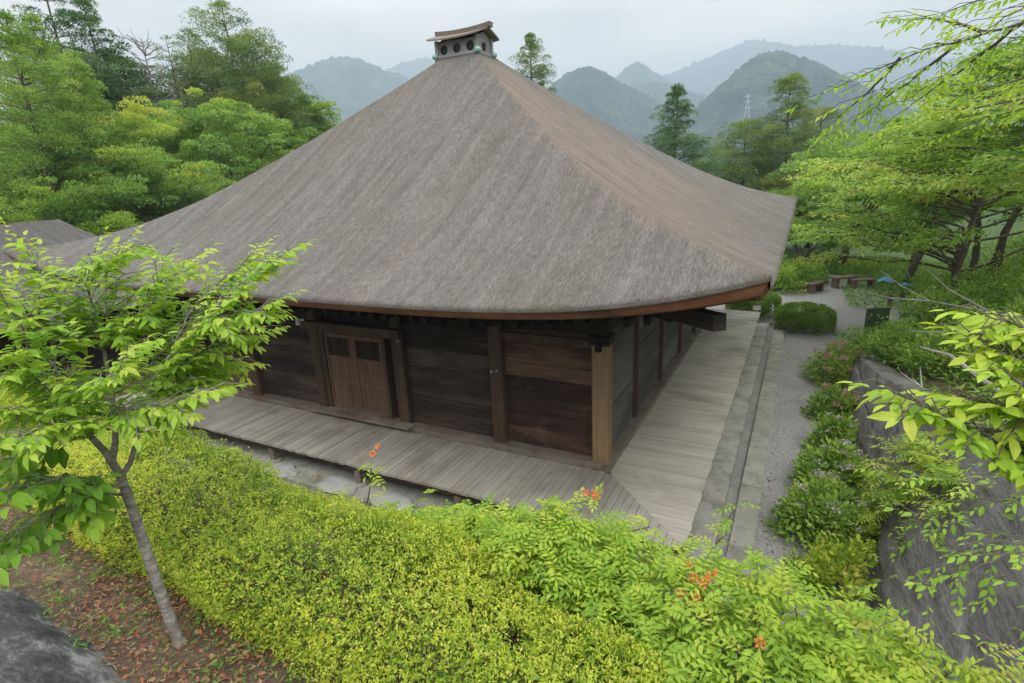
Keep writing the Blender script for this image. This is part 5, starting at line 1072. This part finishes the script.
# ferns on the wall face
for i, (px_, py_2, ds, sz, lab) in enumerate([(905, 492, 8.0, .55, 'lush fern clump rooted high on the wall face'), (882, 525, 7.6, .4, 'fern clump low on the wall beside the lilac hydrangea'), (958, 478, 7.6, .5, 'fern tuft at the wall top near the right edge'), (868, 480, 9.2, .32, 'small yellow-green fern at the wall foot'), (930, 455, 9.0, .45, 'fern clump over the wall edge below the new cherry leaves')]):
    v = ray(px_, py_2); v = v / np.linalg.norm(v); k_ = (3.98 + .44 * (CAM[2] + .7) - CAM[0]) / (v[0] - .44 * v[2]); c = CAM + v * k_ + np.array([-.06, 0, 0])
    root = tag(empty('fern', c), lab, 'fern', 'ferns on the retaining wall'); K = MB(); n = 60; P = c + r.normal(size=(n, 3)) * [.12, .32, .16] * (sz / .45)
    pinnate(K, P, nrm(np.stack([-np.abs(r.normal(size=n)) * .7 - .1, r.normal(size=n), r.uniform(0, .8, n)], -1)), r, L=.34 * sz / .45, pairs=6, leaflet=.085 * sz / .45, tint=np.clip(r.normal(.5, .16, n), 0, 1), wd=.34); part(K, 'frond', MT['vine'], root)

# ------------------------------------------------------------------ leaf litter, weeds, grass
r = np.random.default_rng(304)
K = MB(); n = 15000; x = r.uniform(-5.5, 2.4, n); y = -7.62 + r.random(n) ** .85 * 1.5; cl = noise2(x, y, 350, 3.2); kp = (cl > -.12) | (r.random(n) < .22); x = x[kp]; y = y[kp]; n = len(x)
L_ = r.uniform(.016, .04, n); K.leaves(np.stack([x, y, ground_z(x, y) + .03 * noise2(x, y, 3, 2.5) + r.uniform(.006, .03, n)], -1), nrm(r.normal(size=(n, 3)) * [1, 1, .18]), nrm(r.normal(size=(n, 3)) * .35 + [0, 0, 1]), L_, L_ * .5, r.random(n) ** .9, droop=-.1, detail=1)
tag(K.build('fallen_leaves', MT['litter']), 'rust-red fallen leaves strewn over the bare soil under the sapling', 'leaf litter', kind='stuff')
K = MB(); n = 5200; x = r.uniform(-5.5, 2.4, n); y = -7.60 + r.random(n) * 1.2; L_ = r.uniform(.03, .10, n); K.leaves(np.stack([x, y, ground_z(x, y) + .03 * noise2(x, y, 3, 2.5) + .006], -1), nrm(r.normal(size=(n, 3)) * [1, 1, .12]), nrm(r.normal(size=(n, 3)) * .2 + [0, 0, 1]), L_, .004, r.random(n), droop=0, detail=0)
tag(K.build('dry_straw', MT['straw']), 'dry straw and needles on the soil of the bank', 'straw', kind='stuff')
K = MB(); cs = 420; cx_ = r.uniform(-4.5, 2.2, cs); cy_ = -7.55 + r.random(cs) * .9; idx = np.repeat(np.arange(cs), 12); n = len(idx); x = cx_[idx] + r.normal(0, .035, n); y = cy_[idx] + r.normal(0, .035, n); L_ = r.uniform(.012, .034, n)
K.leaves(np.stack([x, y, ground_z(x, y) + .03 * noise2(x, y, 3, 2.5) + r.uniform(.01, .05, n)], -1), nrm(r.normal(size=(n, 3)) * [1, 1, .5] + [0, 0, .3]), nrm(r.normal(size=(n, 3)) * .4 + [0, 0, 1]), L_, L_ * .5, r.random(n), droop=.2, detail=1)
tag(K.build('weeds', MT['grass']), 'small green weeds sprouting through the fallen leaves', 'weeds', kind='stuff')
# ground cover on the slope above the wall and bank, and grass at the back of the forecourt
K = MB(); n = 46000; x = r.uniform(4.7, 16, n); y = r.uniform(-6, 30, n); g = ground_z(x, y); kp = (g > -.55) | (y > 16.5); x = x[kp]; y = y[kp]; n = len(x); L_ = r.uniform(.07, .2, n)
K.leaves(np.stack([x, y, ground_z(x, y) + r.uniform(0, .16, n)], -1), nrm(r.normal(size=(n, 3)) * [1, 1, .4] + [0, 0, .45]), nrm(r.normal(size=(n, 3)) * .5 + [0, 0, 1]), L_, L_ * .38, np.clip(r.normal(.45, .2, n), 0, 1), droop=.2, detail=0)
tag(K.build('ground_cover', MT['shrub']), 'low green ground cover on the slope above the retaining wall', 'ground cover', kind='stuff')
K = MB(); n = 30000; x = r.uniform(-14, 9, n); y = 19.3 + r.random(n) * 12; kp = ~((x > 2.0) & (x < 6.9) & (y < 24)); x = x[kp]; y = y[kp]; n = len(x); L_ = r.uniform(.08, .24, n)
K.leaves(np.stack([x, y, ground_z(x, y)], -1), nrm(r.normal(size=(n, 3)) * [1, 1, .2] + [0, 0, 1.1]), nrm(r.normal(size=(n, 3))), L_, L_ * .16, r.random(n), droop=.2, detail=0)
tag(K.build('grass', MT['grass']), 'rough grass along the back of the gravel forecourt', 'grass', kind='stuff')
K = MB(); n = 14000; x = r.uniform(-13, 4.4, n); y = r.uniform(-5.9, -2.75, n); L_ = r.uniform(.05, .16, n); K.leaves(np.stack([x, y, ground_z(x, y)], -1), nrm(r.normal(size=(n, 3)) * [1, 1, .3] + [0, 0, .9]), nrm(r.normal(size=(n, 3))), L_, L_ * .25, r.random(n), droop=.2, detail=0)
tag(K.build('bank_grass', MT['grass']), 'grass and weeds on the bank below the hedge', 'grass', kind='stuff')
for i, (x, y, lab) in enumerate([(-5.05, -1.95, 'tuft of dry straw-coloured weeds by the front veranda edge'), (-2.2, -1.9, 'smaller dry weed tuft under the front veranda')]):
    K = MB(); n = 46; K.leaves(np.stack([x + r.normal(0, .06, n), y + r.normal(0, .05, n), np.full(n, -.6)], -1), nrm(r.normal(size=(n, 3)) * [.55, .55, .1] + [0, 0, 1]), rvec(n, r), r.uniform(.2, .48, n), .007, r.random(n), droop=.25, detail=0); tag(K.build('dry_weed', MT['straw']), lab, 'weed', 'dry weeds by the veranda')

r = np.random.default_rng(305)
K = MB(); n = 420; x = np.concatenate([2.6 + r.random(240) ** 2.2 * 1.6, r.uniform(1.85, 2.55, 60), r.uniform(-9, 1.6, 120)]); y = np.concatenate([r.uniform(-2.5, 16, 240), r.uniform(-2, 12, 60), -r.uniform(1.85, 2.5, 120)]); z = np.concatenate([np.full(240, -.688), np.full(60, -.592), np.full(120, -.592)])
L_ = r.uniform(.03, .07, n); K.leaves(np.stack([x, y, z + r.uniform(0, .012, n)], -1), nrm(r.normal(size=(n, 3)) * [1, 1, .12]), nrm(r.normal(size=(n, 3)) * .25 + [0, 0, 1]), L_, L_ * .5, r.random(n), droop=-.1, detail=1)
tag(K.build('scattered_leaves', MT['litter']), 'scattered dry leaves blown along the kerb and gravel path', 'leaf litter', kind='stuff')

G_F = 'pale flat stones beside the front veranda'
for i, (x, y, a, b_2, lab) in enumerate([(-6.1, -1.86, .42, .24, 'broad pale flat stone by the front veranda nearest the sapling'), (-4.6, -1.84, .5, .26, 'whitish flat stone by the front veranda beside the dry weed tuft'), (-3.3, -1.87, .44, .22, 'pale flat stone at the veranda front behind the tall orange flower shoot'), (-1.5, -1.88, .46, .22, 'tan flat stone at the veranda front next to the vine leaves')]):
    mb = MB(); th = np.linspace(0, 2 * np.pi, 14, endpoint=False); rr = 1 + r.uniform(-.16, .16, 14); rings = [(1.0, -.602), (1.0, -.575), (.9, -.556), (.45, -.55), (.02, -.549)]
    V = np.stack([np.stack([x + np.cos(th) * a * rr * k, y + np.sin(th) * b_2 * rr * k, np.full(14, z_)], -1) for k, z_ in rings]); V = np.concatenate([V, V[:, :1]], 1); mb.grid(V, tint=.5 + .12 * (i % 3)); tag(mb.build('flat_stone', MT['pale_stone'] if i < 3 else MT['kerb'], smooth=True), lab, 'stone', G_F)
